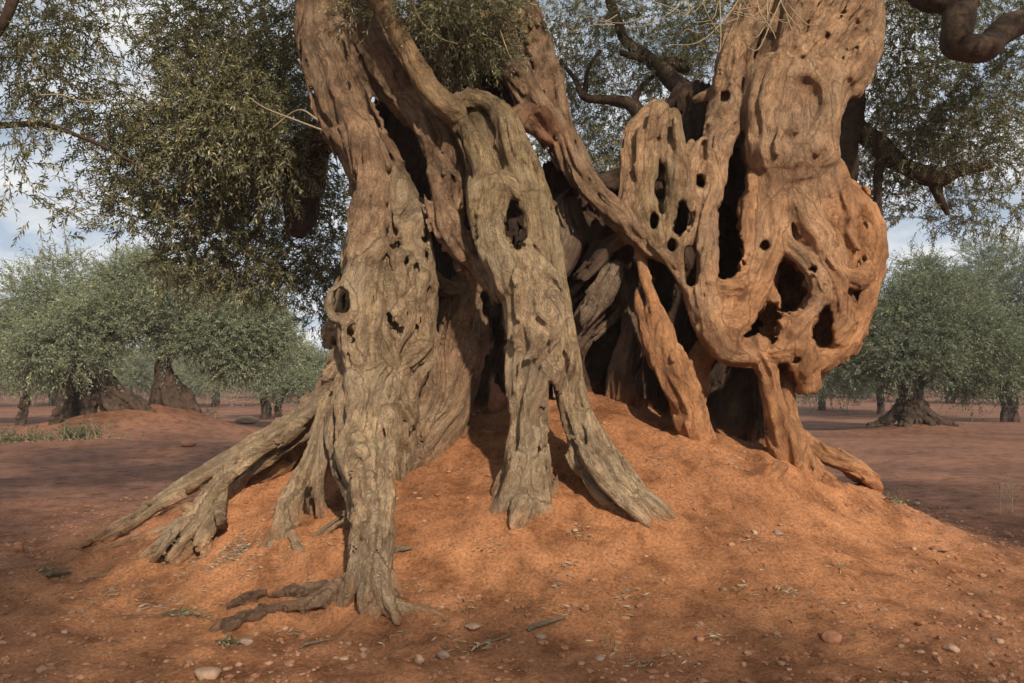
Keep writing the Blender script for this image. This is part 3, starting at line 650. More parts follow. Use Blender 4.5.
# thin sinewy rootlets that fan out on the soil
rk = np.random.default_rng(17)
kt = dict(flute=.3, fib=.006, lump=.008, k=.02)
def creep(n, col, spots, r0, r1): 
    pts = []
    for i, (a, b) in enumerate(spots):
        t = i / (len(spots) - 1); g_ = gpoint(a, b); r_px = (r0 * (1 - t) + r1 * t); pts.append((a, b, float(g_[1]) - .09 * (1 - t) - .02, r_px))
    root(n, col, pts)
creep(1, GREY2, [(215,482),(178,498),(140,516),(105,534),(70,556)], 6, 2); creep(1, GREY, [(240,470),(200,497),(165,515),(120,543)], 6, 2)
creep(2, GREY, [(205,505),(180,530),(150,548),(118,575)], 5, 2); creep(2, GREY2, [(212,512),(196,540),(182,560),(170,575)], 5, 2); creep(2, GREY, [(196,515),(168,538),(136,560)], 5, 2)
for k_, sp_ in enumerate(([(190,508),(150,522),(112,530),(60,540),(30,548)], [(185,520),(150,536),(110,548),(75,562)], [(180,540),(150,560),(128,572),(95,580)], [(196,540),(178,562),(165,580),(140,592)], [(208,530),(205,556),(196,574),(200,590)], [(240,475),(222,505),(226,530),(216,552)])): creep(1 + (k_ > 1), (GREY, GREY2)[k_ % 2], sp_, 5.5, 1.8)
creep(3, GREY2, [(284,525),(262,550),(240,560),(222,575)], 7, 2.5); creep(3, GREY2, [(290,528),(300,548),(318,556)], 6, 2.5); creep(3, GREY2, [(280,528),(272,548),(268,566)], 6, 2.5)
creep(0, GREY2, [(362,585),(342,600),(322,606)], 8, 3); creep(0, GREY2, [(380,595),(402,610),(428,613),(450,622)], 9, 2.5); creep(0, GREY2, [(370,600),(372,618),(360,632)], 8, 3)
creep(5, ORANGE, [(780,468),(770,482),(752,488)], 7, 2.5)
kt = dict(flute=.3, fib=.006, lump=.008, k=.02)
for a_ in ([(505,500,4.98,8),(492,517,4.96,7),(480,530,4.92,4)], [(522,508,4.9,12),(518,524,4.84,9),(514,536,4.78,5)], [(540,505,4.95,9),(552,519,4.95,7),(562,530,4.92,4)]): C(MID, GREY2, a_, **kt)
kt = dict(flute=.5, fib=.010, lump=.018, k=.01)
def onsoil(*pts): return [(a, b, float(gpoint(a, b)[1]) - .13, r * .8) for a, b, r in pts]
root(6, KNOB, onsoil((340,582,6),(318,596,7),(300,605,8),(278,609,6),(255,613,8),(232,617,6),(212,629,6)), onsoil((330,588,6),(322,599,7),(308,606,5)))
for k_ in range(12):
    t_ = rk.random(); x, y = 206 + 124 * t_ + rk.normal(0, 4), 628 - 38 * t_ + rk.normal(0, 5)
    root(6, KNOB, onsoil((x - rk.uniform(3, 10), y + rk.uniform(0, 5), rk.uniform(2, 4)), (x, y, rk.uniform(3.5, 7)), (x + rk.uniform(3, 10), y - rk.uniform(0, 5), rk.uniform(2, 5))))
root(6, KNOB, onsoil((296,591,3),(270,593,4),(246,599,5),(226,606,3)), onsoil((345,580,3),(318,587,4),(290,591,3)))
strands(ROOT, GREY, [(372,380,5.3,24),(366,420,5.1,24),(364,455,4.95,22),(371,490,4.8,17),(372,520,4.65,15),(369,550,4.57,16),(367,578,4.54,17),(370,600,4.54,20)], 15, 6, rf=(.18,.34), wander=1.2)
V, Q4 = wood.mesh(zmin=lambda x, y: gz0(x, y) - .16)
BQ, BQ2, BW, BC, TG = wood.surface(V)
NV = vnormals(V, Q4)
# soil rubbed and splashed on the wood just above the ground
hgt = V[:, 2] - gz0(V[:, 0], V[:, 1])
TGK = TG == ROOT + 6
sp = np.where(TGK, .25, 1) * np.clip(1 - hgt / (.16 + .12 * pn(V * 4, 2)), 0, 1) * .75
BL = np.clip((BC[:, 2] / BC[:, 0] - .27) * 6, .12, 1.) * (1 - sp) * np.clip((BC[:, 0] - .12) * 8, 0, 1)
BC = BC * (1 - sp[:, None]) + np.array([.36, .15, .065]) * sp[:, None]
base = P(560, 430, 5.7); base[2] = float(gz0(base[0], base[1])[0])
TREE = empty('olive_tree', base, 'huge ancient hollow olive tree with gnarled lace-like trunks on the red mound', 'tree', )
PARTS = [(LEFT, 'trunk', 'grey-brown knotted trunk leaning to the left'), (MID, 'trunk', 'smooth forked trunk standing in front like a vine'), (RIGHT, 'trunk', 'orange trunk pierced with round holes'),
         (DEAD, 'dead_wood', 'dark splintered dead wood inside the hollow'), (BACK, 'trunk', 'shaded stem at the back')]
PARTS += [(ROOT + k, 'root', None) for k in range(7)]
ft = TG[Q4[:, 0]]
for t, nm, lb in PARTS:
    f = Q4[ft == t]
    if not len(f): continue
    ids, inv = np.unique(f.ravel(), return_inverse=True)
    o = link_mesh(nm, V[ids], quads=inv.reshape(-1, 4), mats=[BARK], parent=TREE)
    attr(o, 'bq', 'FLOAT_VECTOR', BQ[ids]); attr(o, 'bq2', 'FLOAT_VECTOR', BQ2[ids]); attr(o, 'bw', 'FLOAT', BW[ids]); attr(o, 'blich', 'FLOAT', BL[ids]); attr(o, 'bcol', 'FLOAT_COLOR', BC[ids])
    o.data.normals_split_custom_set_from_vertices(NV[ids].astype(np.float32))
    if lb: o['label'] = lb
# ------------------------------------------------------------------ foliage
def sprays(c, d, L, nl, ll, lw, g=.14, r=None, stems=.0035, fold=.25):
    """olive shoots: thin curved twigs carrying narrow leaves; returns verts, quads, leaf value, material index"""
    r = r or rng; n = len(c); d = nrm(d); L = np.broadcast_to(L, (n,))
    bend = r.normal(0, .22, (n, 3)) * L[:, None]
    def at(t): return c[:, None] + d[:, None] * (L[:, None] * t[None])[..., None] + (bend[:, None] + np.array([0, 0, -1.]) * (g * L)[:, None, None]) * (t[None, :, None] ** 2)
    t = np.linspace(.08, 1.0, nl); t = np.clip(t + r.uniform(-.02, .02, nl), 0, 1)
    pos = at(t); tan = nrm(at(np.clip(t + .04, 0, 2)) - pos)
    ref = np.array([.3, .2, 1.0]); a = nrm(np.cross(tan, ref)); b = np.cross(tan, a)
    ph = np.arange(nl)[None] * 2.4 + r.uniform(0, 6.28, (n, 1)) + r.normal(0, .4, (n, nl))
    out = a * np.cos(ph)[..., None] + b * np.sin(ph)[..., None]
    ld = nrm(tan * .75 + out * .8 + r.normal(0, .18, (n, nl, 3)))
    sz = r.uniform(.7, 1.2, (n, nl, 1)) * (1 - .35 * np.clip(t - .75, 0, 1) * 4)[None, :, None]
    side = nrm(np.cross(ld, nrm(tan + r.normal(0, .5, tan.shape))))
    up = np.cross(side, ld)
    tip = pos + ld * ll * sz - np.array([0, 0, 1]) * .12 * ll
    midp = pos + ld * (ll * .48) * sz
    v = np.stack([pos, midp + side * lw * .5 * sz + up * lw * fold, tip, midp - side * lw * .5 * sz + up * lw * fold], 2).reshape(-1, 3)
    q = np.arange(len(v)).reshape(-1, 4)
    lv = np.repeat(np.clip(.45 + .16 * r.normal(size=(n, nl)) + .12 * r.normal(size=(n, 1)) + (r.random((n, nl)) < .03) * .5, 0, 1).ravel(), 4)
    # twigs, three-sided
    ts = np.linspace(0, 1, 5); sp = at(ts); st = nrm(np.gradient(sp, axis=1)); sa = nrm(np.cross(st, ref)); sb = np.cross(st, sa)
    rad = (stems * (1 - .7 * ts))[None, :, None]
    rings = np.stack([sp + rad * (sa * math.cos(w) + sb * math.sin(w)) for w in (0, 2.094, 4.189)], 2)
    base = len(v) + np.arange(n)[:, None, None] * 15; i = np.arange(4)[None, :, None] * 3; k = np.arange(3)[None, None]; k2 = (k + 1) % 3
    tq = np.stack([base + i + k, base + i + k2, base + i + 3 + k2, base + i + 3 + k], -1).reshape(-1, 4)
    V_ = np.concatenate([v, rings.reshape(-1, 3)]); Q_ = np.concatenate([q, tq])
    lv = np.concatenate([lv, np.full(n * 15, .5)])
    mi = np.concatenate([np.zeros(len(q), int), np.ones(len(tq), int)])
    return V_, Q_, lv, mi
def merge(parts):
    vs, qs, ls, ms, o = [], [], [], [], 0
    for v, q, l, m in parts: vs.append(v); qs.append(q + o); ls.append(l); ms.append(m); o += len(v)
    return np.concatenate(vs), np.concatenate(qs), np.concatenate(ls), np.concatenate(ms)
def tube(pts, rad, sides=8, sub=4, wob=.0, seed=0):
    pts = np.asarray(pts, float); rad = np.asarray(rad, float)
    e = np.vstack([2 * pts[0] - pts[1], pts, 2 * pts[-1] - pts[-2]]); op, orr = [], []
    for i in range(1, len(e) - 2):
        for t in np.arange(sub) / sub:
            a, b, c, d = e[i - 1], e[i], e[i + 1], e[i + 2]
            op.append(.5 * (2 * b + (c - a) * t + (2 * a - 5 * b + 4 * c - d) * t * t + (3 * b - a - 3 * c + d) * t ** 3))
            orr.append(rad[i - 1] * (1 - t) + rad[i] * t)
    op.append(e[-2]); orr.append(rad[-1]); p = np.array(op); r = np.array(orr)
    if wob: p = p + np.stack([pn(p * 3 + 9 * k, 11 + seed) for k in range(3)], 1) * wob * r[:, None]
    T = nrm(np.gradient(p, axis=0)); a = nrm(np.cross(T, np.array([.31, .9, .2]))); b = np.cross(T, a)
    th = np.arange(sides) / sides * 2 * math.pi
    rr = r[:, None] * (1 + .18 * pn(np.stack([np.cos(th)[None] * 2 + 0 * r[:, None], np.sin(th)[None] * 2 + 0 * r[:, None], np.arange(len(r))[:, None] * .25 + 0 * th[None]], -1).reshape(-1, 3), seed).reshape(len(r), sides)) if wob else np.repeat(r[:, None], sides, 1)
    v = (p[:, None] + rr[..., None] * (np.cos(th)[None, :, None] * a[:, None] + np.sin(th)[None, :, None] * b[:, None])).reshape(-1, 3)
    n = len(p); i = np.arange(n - 1)[:, None] * sides; k = np.arange(sides)[None]; k2 = (k + 1) % sides
    q = np.stack([i + k, i + k2, i + sides + k2, i + sides + k], -1).reshape(-1, 4)
    return v, q, np.full(len(v), .5), np.zeros(len(q), int)
def tubes(name, lst, m, parent, **kw):
    v, q, l, mi = merge([tube(np.array([P(*a[:3]) for a in t]), [a[3] * M(a[2]) for a in t], seed=k, **kw) for k, t in enumerate(lst)])
    return link_mesh(name, v, quads=q, mats=[m], parent=parent)
# --- limbs of the old tree that go up and behind
LIMB_MAT = simple('shaded_bark', (.075, .05, .034), .9, 14, .5, .02)  # shade of these limbs is put into the darker bark colour
limbs = [
 [[(960,-60,7.2,30),(966,-5,7.1,17),(957,28,7.0,15),(958,46,7.0,15),(985,46,7.0,14),(1010,28,7.1,13),(1040,5,7.2,13),(1100,-60,7.3,14)], [(880,-90,7.3,40),(915,-15,7.2,17),(945,2,7.1,12),(962,-8,7.1,12)]],
 [[(838,-20,8.6,22),(848,80,8.6,16),(850,120,8.6,14),(846,175,8.6,10),(842,230,8.6,8)], [(850,118,8.6,11),(866,135,8.6,10),(884,152,8.6,12),(905,165,8.6,8),(935,178,8.6,11),(960,170,8.6,7),(990,165,8.6,4)], [(881,155,8.6,6),(878,190,8.6,4),(879,225,8.6,3)], [(935,178,8.6,7),(938,196,8.6,5),(948,215,8.6,2)]],
 [[(700,112,8.5,14),(690,95,8.6,11),(650,60,9,7),(625,40,9.2,5),(610,0,9.3,5)], [(690,68,9,8),(655,62,9,5),(620,52,9,3)], [(655,130,8.8,11),(632,106,8.9,7),(610,100,9,5),(585,97,9,4),(575,80,9,2.5),(560,60,9,2)], [(632,106,8.9,5),(640,88,9,3),(660,70,9,2)], [(585,97,9,3),(588,70,9,2),(600,50,9,1.5)]],
 [[(350,120,6.4,20),(322,140,6.8,18),(308,165,7.0,20),(303,195,7.05,20),(301,222,7.05,16),(299,238,7.05,6)], [(330,142,6.8,8),(290,150,6.9,6),(245,165,7.1,4),(200,190,7.3,2.5)]],
 [[(-40,128,5.6,4),(15,124,5.6,3.2),(45,125,5.7,2.8),(75,135,5.8,2.2),(110,150,6,1.6),(150,172,6.1,1)], [(-30,60,5.2,6),(5,20,5.2,5),(20,-30,5.2,6)]],
]
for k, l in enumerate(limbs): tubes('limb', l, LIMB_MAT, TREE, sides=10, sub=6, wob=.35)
# --- the crown: clumps of shoots (spot, depth, radii in pixels, depth radius, how many)
def clump(px, py, Y, rx, ry, rd, n, down=.15, r=None):
    r = r or rng
    u = r.normal(size=(n, 3)); u = u / np.linalg.norm(u, axis=1, keepdims=True) * (r.random((n, 1)) ** .45)
    c0 = P(px, py, Y); m = M(Y)
    c = c0 + u * np.array([rx * m, rd, ry * m])
    d = nrm(u * np.array([1, 1, .8]) + r.normal(0, .5, (n, 3)) + np.array([0, 0, -down]))
    return c, d
def crown(name, lst, L=.235, nl=18, ll=.05, lw=.0145, m=LEAF, **kw):
    parts = []
    for a in lst:
        c, d = clump(*a[:6], int(a[6] * 1.3), *a[7:]); parts.append(sprays(c, d, rng.uniform(.6, 1.25, len(c)) * L, nl, ll, lw, **kw))
    v, q, l, mi = merge(parts)
    o = link_mesh(name, v, quads=q, mats=[m, TWIG], parent=TREE, smooth=False, mi=mi); attr(o, 'lv', 'FLOAT', l)
    return o
left_crown = [(270,150,6.6,60,50,.4,200),(215,110,6.4,60,60,.4,200),(235,60,7.0,75,65,.8,620),(240,130,6.8,75,60,.7,640),(205,170,7.0,60,60,.7,380),(290,60,7.3,55,75,.8,380),(275,190,7.4,70,50,.7,430),(215,235,7.4,65,40,.6,320),(300,265,7.6,45,35,.5,210),(190,265,7.3,42,26,.4,120),(250,275,7.6,50,30,.5,180),
 (335,230,7.8,25,60,.5,120),(150,110,6.6,50,40,.5,150),(120,150,6.4,40,30,.5,90),(95,115,6.2,45,22,.5,60),(60,80,5.8,60,20,.4,34),(155,185,6.8,45,45,.5,150),(130,210,6.8,30,26,.4,55),(30,55,5.6,55,50,.5,100),(60,20,5.8,70,35,.5,130),(10,110,5.4,30,30,.3,22),(130,30,6.6,40,30,.6,40),(190,20,6.8,40,45,.6,130),
 (25,185,5.6,35,40,.3,22),(60,215,5.8,26,24,.3,12),(10,150,5.4,20,20,.3,9),(320,310,8,22,20,.4,40)]
crown('crown', left_crown)
back_crown = [(560,30,9.5,70,70,1.2,420),(640,20,9.8,75,60,1.2,480),(560,110,9.8,50,60,1.,260),(625,110,9.6,70,60,1.,420),(690,60,9.2,50,70,1.,330),(600,170,9.6,45,35,.8,190),(560,180,9.8,40,30,.7,110),(640,165,9,45,28,.6,150),(720,0,9.2,60,50,.8,220),(545,170,9.8,20,30,.5,40),(480,20,8.6,60,50,.8,170)]
crown('crown', back_crown)
right_crown = [(900,60,8.4,60,60,.9,430),(960,100,8.6,75,55,.9,430),(890,130,8.8,50,50,.8,260),(940,150,8.6,70,35,.7,300),(1010,60,8.6,60,60,.9,260),(1010,150,8.8,55,45,.8,190),(870,190,9,35,45,.6,90),(930,205,8.9,60,30,.6,110),(1000,210,9,60,30,.6,120),(900,0,8.4,60,40,.8,260),(1000,-10,8.6,80,40,.8,260),(1090,100,8.8,60,90,.9,260)]
crown('crown', right_crown)
front_shoots = [(445,22,5.45,40,24,.16,120),(480,42,5.6,34,26,.16,110),(440,0,5.4,70,18,.2,110),(495,15,5.6,32,24,.16,70),(450,62,5.65,22,18,.12,40),(352,6,5.62,14,14,.08,22)]
crown('crown', front_shoots, L=.2, nl=18, ll=.045, lw=.010)
# unseen crown above: shades the soil behind, cut back to keep the trunks sunlit
def overhead_shade():
    parts = []; r = np.random.default_rng(21); n = 0
    cs = []
    while len(cs) < 120:
        x, y = r.uniform(-6, 7.5), r.uniform(-5.0, 10.0)
        if ((x - .8) / 7) ** 2 + ((y - 3) / 8) ** 2 > 1: continue
        zlow = max(4.0, 1.2 + .53 * y + .9) if y > 0 else 3.6
        if zlow > 6.6: continue
        zc = r.uniform(zlow, max(zlow + .3, 6.4)); t_ = (5.8 - y) / .81; hx, hz = x - .279 * t_, zc - .515 * t_
        if t_ > 0 and -3.4 < hx < 3.9 and (-1.55 if hx > -2.2 else -.4) < hz < (4.4 if hx > -.3 else 4.8 if hx < -1.6 else 3.3): continue
        cs.append((x, y, zc)); continue
        cs.append((x, y, r.uniform(zlow, max(zlow + .3, 6.4))))
    for k in range(11): cs.append((-2.6 + .85 * k + r.normal(0, .15), -2.75 + r.normal(0, .25), 3.8 + r.normal(0, .15)))  # unseen clumps added behind the camera only to shade the foreground
    for k in range(5): cs.append((-.9 - .35 * k + r.normal(0, .2), -1.5 + .25 * k + r.normal(0, .3), 3.9 + r.normal(0, .15)))  # more unseen clumps, added to darken the left foreground
    for x, y, z in cs:
        k = 90; u = r.normal(size=(k, 3)); u = u / np.linalg.norm(u, axis=1, keepdims=True) * r.random((k, 1)) ** .4
        c = np.array([x, y, z]) + u * np.array([.8, .8, .45]); d = nrm(u + r.normal(0, .5, (k, 3)) + [0, 0, -.2])
        parts.append(sprays(c, d, .4, 14, .075, .022, r=r))
    v, q, l, mi = merge(parts); o = link_mesh('crown', v, quads=q, mats=[LEAF, TWIG], parent=TREE, smooth=False, mi=mi); attr(o, 'lv', 'FLOAT', l)  # this crown mesh also holds the added shade clumps
overhead_shade()
# bare pale twigs hanging over the face, and thin shoots on the left
r_ = np.random.default_rng(4); tw = []
for k in range(18):
    x, y = r_.uniform(690, 785), r_.uniform(-40, 0); Y = 5.25 + r_.uniform(-.15, .2)
    dx = r_.normal(-4, 26); l = r_.uniform(30, 75)
    tw.append([(x, y, Y, .8), (x + dx * .35 + r_.normal(0, 4), y + l * .45, Y - .03, .65), (x + dx * .9, y + l * .85, Y - .05, .5), (x + dx * 1.5 + r_.normal(0, 9), y + l * r_.uniform(.75, 1.05), Y - .06, .3)])
for k in range(11):
    x, y = r_.uniform(600, 740), r_.uniform(-10, 30); Y = 5.3; s = r_.choice([-1, 1]); l = r_.uniform(25, 60)
    tw.append([(x, y, Y, .6), (x + s * l * .4, y + r_.uniform(-2, 8), Y, .5), (x + s * l * .8, y + r_.uniform(0, 14), Y, .4), (x + s * l, y + r_.uniform(-6, 10), Y, .25)])
for a in ([(411,-5,5.3,1),(420,20,5.3,.9),(440,38,5.3,.8),(458,44,5.3,.5)], [(420,5,5.3,.8),(440,10,5.3,.7),(452,18,5.3,.5)], [(322,130,5.5,1.2),(290,118,5.6,1),(265,108,5.7,.7),(250,98,5.8,.5)], [(318,120,5.6,1.1),(298,110,5.7,1),(270,130,5.8,.7)],
          [(40,95,5.4,.8),(62,95,5.4,.8),(85,102,5.4,.7),(112,98,5.4,.4)], [(230,40,6.2,.8),(222,65,6.2,.7),(205,95,6.2,.5)], [(120,0,5.8,.7),(118,20,5.8,.6),(100,35,5.8,.4)], [(500,30,5.5,.8),(507,50,5.5,.6),(512,60,5.5,.4)]): tw.append(a)
for k, t in enumerate(tw): tubes('twig', [t], DRYTWIG, TREE, sides=5, sub=5)
# ------------------------------------------------------------------ other olive trees
def far_crown(r, c, rad, squash, n_lobes, per, ll=.10, lw=.03, L=.55, low=-.6, nl=16):
    parts = []; c = np.array(c, float)
    for k in range(n_lobes):
        u = nrm(r.normal(size=3)); u[2] = max(u[2], low); lr = rad * r.uniform(.30, .48)
        lc = c + u * np.array([rad, rad, rad * squash]) * r.uniform(.55, .85)
        w = r.normal(size=(per, 3)); w = w / np.linalg.norm(w, axis=1, keepdims=True)
        p = lc + w * lr * (r.random((per, 1)) ** .35) * np.array([1, 1, .85])
        d = nrm(w * .8 + nrm(p - c) * .4 + np.array([0, 0, .55]) + r.normal(0, .35, (per, 3)))
        parts.append(sprays(p, d, r.uniform(.5, 1.3, per) * L, nl, ll, lw, g=.2, r=r, stems=.006, fold=.1))
    return merge(parts)
LEAF_FAR2 = leaf_material('olive_leaf_dark', (.13, .16, .105), (.23, .27, .19), trans=.25)
def olive(px, py, Y, seed, trunk, crown_spec, label, lm=LEAF_FAR, vox=.045, **kw):
    """trunk: list of chains (pixel offsets are metres: x, y, z, r); crown_spec: list of (dx, dy, dz, radius, squash, lobes, shoots)"""
    g = P(px, py, Y); g[2] = float(gz(g[0], g[1])[0])
    r = np.random.default_rng(seed)
    root_ = empty('olive_tree', g, label, 'tree', 'olive trees of the grove')
    allp = np.array([a[:3] for t in trunk for a in t]); rm = max(a[3] for t in trunk for a in t) + .25
    vox = min(vox, max(.025, min(a[3] for t in trunk for a in t) * .45)); w = Wood(allp.min(0) - rm, allp.max(0) + rm, vox)
    for t in trunk: w.add([a[:3] for a in t], [a[3] for a in t], 0, (.1, .06, .04), k=.05, flute=.55, fib=0, lump=.05)
    v, q = w.mesh(least=20)
    link_mesh('trunk', v + g, quads=q, mats=[TRUNK_FAR], parent=root_)
    v, q, l, mi = merge([far_crown(r, g + np.array([a, b, c]), rad, sq, nlb, per, **kw) for a, b, c, rad, sq, nlb, per in crown_spec])
    o = link_mesh('crown', v, quads=q, mats=[lm, TWIG], parent=root_, smooth=False, mi=mi); attr(o, 'lv', 'FLOAT', l)
    return root_
fan = lambda n, r0, z0, R_, seed: [[(0, 0, z0, r0), (math.cos(a) * R_ * .4, math.sin(a) * R_ * .4, z0 + .5, r0 * .7), (math.cos(a) * R_, math.sin(a) * R_, z0 + 1.3, r0 * .35)] for a in np.random.default_rng(seed).uniform(0, 6.28, 1) + np.arange(n) * 2 * math.pi / n]
# left: broad leaning pair of old trunks on a red mound
olive(110, 413, 22, 31, [[(-.95,0,-.2,.3),(-.8,0,.35,.3),(-.72,0,.9,.26),(-.8,0,1.4,.22),(-1.0,.2,2.2,.16)], [(1.25,-.1,-.2,.12),(.75,0,.1,.2),(.2,0,.42,.26),(-.25,.05,.85,.28),(-.5,.1,1.3,.22),(-.2,.1,2.2,.16)], [(.4,-.2,-.2,.2),(-.1,-.1,.35,.24),(-.45,0,1.0,.24)], [(-.4,-.3,-.2,.2),(-.5,-.1,.6,.22),(-.65,0,1.2,.2)], [(-1.2,-.1,-.2,.14),(-.95,0,.3,.2)]],
      [(-.9,.3,2.9,1.9,.85,18,130),(.9,.2,2.7,1.7,.8,14,120),(.1,.6,3.6,1.2,.9,9,100),(-2.2,0,2.1,1.1,.8,8,110)], 'old olive tree with a broad dark trunk leaning left on a low red mound', low=-.15)
olive(168, 412, 23, 32, [[(.75,0,-.2,.18),(.45,0,.15,.26),(.1,0,.5,.28),(-.15,0,.95,.22),(-.15,.1,1.35,.13),(0,.2,2.0,.11)], [(-.25,0,-.1,.26),(-.15,0,.5,.24),(-.15,0,.9,.18)], [(.25,-.2,-.1,.24),(0,-.1,.5,.22)]],
      [(1.3,.3,2.1,1.6,.75,15,130),(2.3,.2,1.7,1.25,.85,12,120),(.5,.4,2.9,1.3,.8,9,110),(2.0,.4,2.4,1.2,.8,9,110),(2.4,-.3,1.4,.9,.7,7,90),(.3,-.6,1.85,.95,.6,8,90)], 'olive tree with a short dark wedge-shaped trunk beside the broad leaning one')
olive(60, 415, 20.5, 33, [[(-.2,0,-.2,.12),(-.02,0,.4,.10),(.12,0,.9,.09),(.2,0,1.7,.08)]], [(-.1,.5,2.2,1.2,.9,10,120),(-.7,.3,1.7,.9,.8,7,100)], 'young olive tree with one thin pale leaning stem left of the mound')
olive(22, 405, 28, 34, [[(-.1,0,-.2,.16),(.05,0,.5,.13),(.15,0,1.2,.11)]], [(-.2,.3,2.5,1.8,.85,16,130),(-1.8,.3,2.8,1.9,.95,13,120),(1.4,1,2.8,1.7,.9,12,110)], 'olive tree with a thin dark upright stem and tall crown at the left edge')
olive(271, 408, 33, 35, [[(-.25,0,-.2,.22),(-.2,0,.5,.18),(-.4,0,1.4,.14)], [(.35,0,-.2,.16),(.3,0,.5,.13),(.6,0,1.4,.11)]], [(.6,.3,1.9,1.7,.75,15,130),(2.1,.3,1.9,1.5,.8,11,120),(-.8,.3,2.2,1.5,.8,10,120)], 'dark green olive tree on two thin stems right of the leaning pair')
# right: one with flared roots, others behind
olive(912, 420, 23, 36, [[(.05,0,-.2,.4),(.05,0,.35,.32),(0,0,.9,.27),(-.05,.1,1.5,.22)], [(-1.3,-.2,-.1,.07),(-.8,-.1,.06,.12),(-.3,0,.35,.2),(-.1,0,.8,.2)], [(1.1,-.3,-.1,.06),(.6,-.1,.1,.12),(.2,0,.45,.2)], [(-.5,-.6,-.1,.1),(-.1,-.1,.4,.2)], [(.3,-.6,-.1,.1),(.1,-.1,.4,.2)], [(0,0,1.0,.2),(.6,0,1.6,.15),(1.2,.1,2.2,.1)], [(0,0,1.0,.2),(-.7,0,1.6,.13),(-1.3,0,2.2,.09)]],
      [(-.4,0,2.6,2.1,.75,22,130),(1.2,.2,2.5,2.0,.8,18,130),(-1.8,.1,1.7,1.4,.85,12,120),(2.1,-.2,1.6,1.4,.85,11,120),(.3,.3,3.6,1.5,.8,10,110),(-.3,-1.0,1.8,1.2,.7,9,110)], 'round olive tree with flared trunk and spreading roots on the open red field', lm=LEAF_FAR2)
olive(1010, 408, 30, 37, [[(0,0,-.2,.32),(0,0,.7,.26),(-.3,0,1.6,.2)]], [(-.8,.2,3.6,2.5,.85,18,130),(1.6,.3,3.4,2.4,.9,15,120),(.2,0,5.4,2.0,.7,12,120),(-2.2,.4,4.4,1.8,.8,10,110),(.4,-.4,1.9,1.8,.6,10,110)], 'taller olive tree standing behind the round one at the right edge', lm=LEAF_FAR2)
olive(880, 404, 40, 38, [[(0,0,-.2,.2),(.05,0,.6,.16),(0,0,1.4,.13)]], [(.2,0,2.5,2.2,.8,14,120),(-2.0,.3,2.3,2.0,.8,11,110),(2.2,.3,2.6,2.0,.8,11,110)], 'small distant olive tree with a thin stem behind the flared one', lm=LEAF_FAR2)
olive(822, 402, 46, 39, [[(0,0,-.2,.22),(0,0,1.2,.16)]], [(0,0,2.4,2.4,.8,14,120),(2,.2,2.6,2.0,.8,9,110)], 'distant olive tree peeping out beneath the pierced orange trunk')
proto = olive(215, 402, 52, 40, [[(0,0,-.2,.25),(.1,0,1.2,.18)]], [(0,0,2.5,2.6,.8,16,110),(2,.3,2.3,2,.8,10,110),(-2,.2,2.3,2,.8,10,110)], 'distant olive tree in the gap between the leaning pair and the two-stemmed tree')
# far rows, copies of that tree
far = [(-60,400,50),(55,400,54),(130,400,56),(320,400,58),(470,400,58),(600,400,62),(720,399,60),(950,400,60),(1060,400,55),(1000,399,70),(265,399,72),(170,399,76),(90,399,74),(15,399,80),(400,399,85),(540,398,88),(860,399,72),(910,398,84),(680,398,90),(780,399,76)]
r_ = np.random.default_rng(8); pg = np.array(proto.location)
for px, py, Y in far:
    g = P(px, 390, Y); g[2] = float(gz(g[0], g[1])[0])
    c = proto.copy(); COL.objects.link(c); c.location = g; c.rotation_euler = (0, 0, r_.uniform(0, 6.28)); s = r_.uniform(1.0, 1.35); c.scale = (s, s, s * r_.uniform(.95, 1.1))
    c['label'] = 'small far olive tree of the distant rows along the horizon'; c['group'] = 'far rows of olive trees'
    for ch in proto.children:
        d = ch.copy(); COL.objects.link(d); d.parent = c
# distant hill
hv = []; xs_ = np.linspace(-900, 500, 90)
for j, (yy, hz) in enumerate(((820, -2), (900, 1.), (1000, .0))):
    for x in xs_: hv.append((x, yy, -2 if hz < 0 else hz * (30 + 14 * float(pn(np.array([[x * .004, 3, 1]]), 2)[0]) + 5 * float(pn(np.array([[x * .018, 7, 1]]), 2)[0])) ))
n_ = len(xs_); hq = [(j * n_ + i, j * n_ + i + 1, (j + 1) * n_ + i + 1, (j + 1) * n_ + i) for j in range(2) for i in range(n_ - 1)]
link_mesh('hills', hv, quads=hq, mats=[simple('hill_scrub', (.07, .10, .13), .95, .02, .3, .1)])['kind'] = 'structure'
# ------------------------------------------------------------------ stones, gravel, litter, weeds
STONE = [simple('stone_%s' % n, c, .85, 25, .3, .01) for n, c in (('pale', (.36, .235, .155)), ('rust', (.31, .145, .08)), ('grey', (.25, .175, .13)))]
import bmesh
def stone_mesh(seed, sub=2):
    bm = bmesh.new(); bmesh.ops.create_icosphere(bm, subdivisions=sub, radius=1)
    v = np.array([a.co for a in bm.verts]); r = np.random.default_rng(seed)
    nrmls = nrm(r.normal(size=(9, 3))); cut = r.uniform(.55, .9, 9)
    for n, c in zip(nrmls, cut):
        dd = v @ n - c; k = dd > 0; v[k] -= dd[k, None] * n * .9
    v += nrm(v) * (.10 * pn(v * 1.7 + seed, 2))[:, None]
    f = np.array([[a.index for a in p.verts] for p in bm.faces]); bm.free(); return v, f
def stone(px, py, w, h, label, m=0, seed=0, sink=.3, dep=None):
    g = gpoint(px, py); k = M(g[1]); v, f = stone_mesh(seed, 3)
    v = v * np.array([w * k / 2, (dep or w * .8) * k / 2, h * k / 2]); a = seed * .7; v[:, :2] = v[:, :2] @ np.array([[math.cos(a * .1), -math.sin(a * .1)], [math.sin(a * .1), math.cos(a * .1)]])
    o = link_mesh('stone', v, tris=f, mats=[STONE[m]]); o.location = g + np.array([0, 0, h * k * (.5 - sink)])
    return tag(o, label, 'stone', 'stones lying on the red soil')
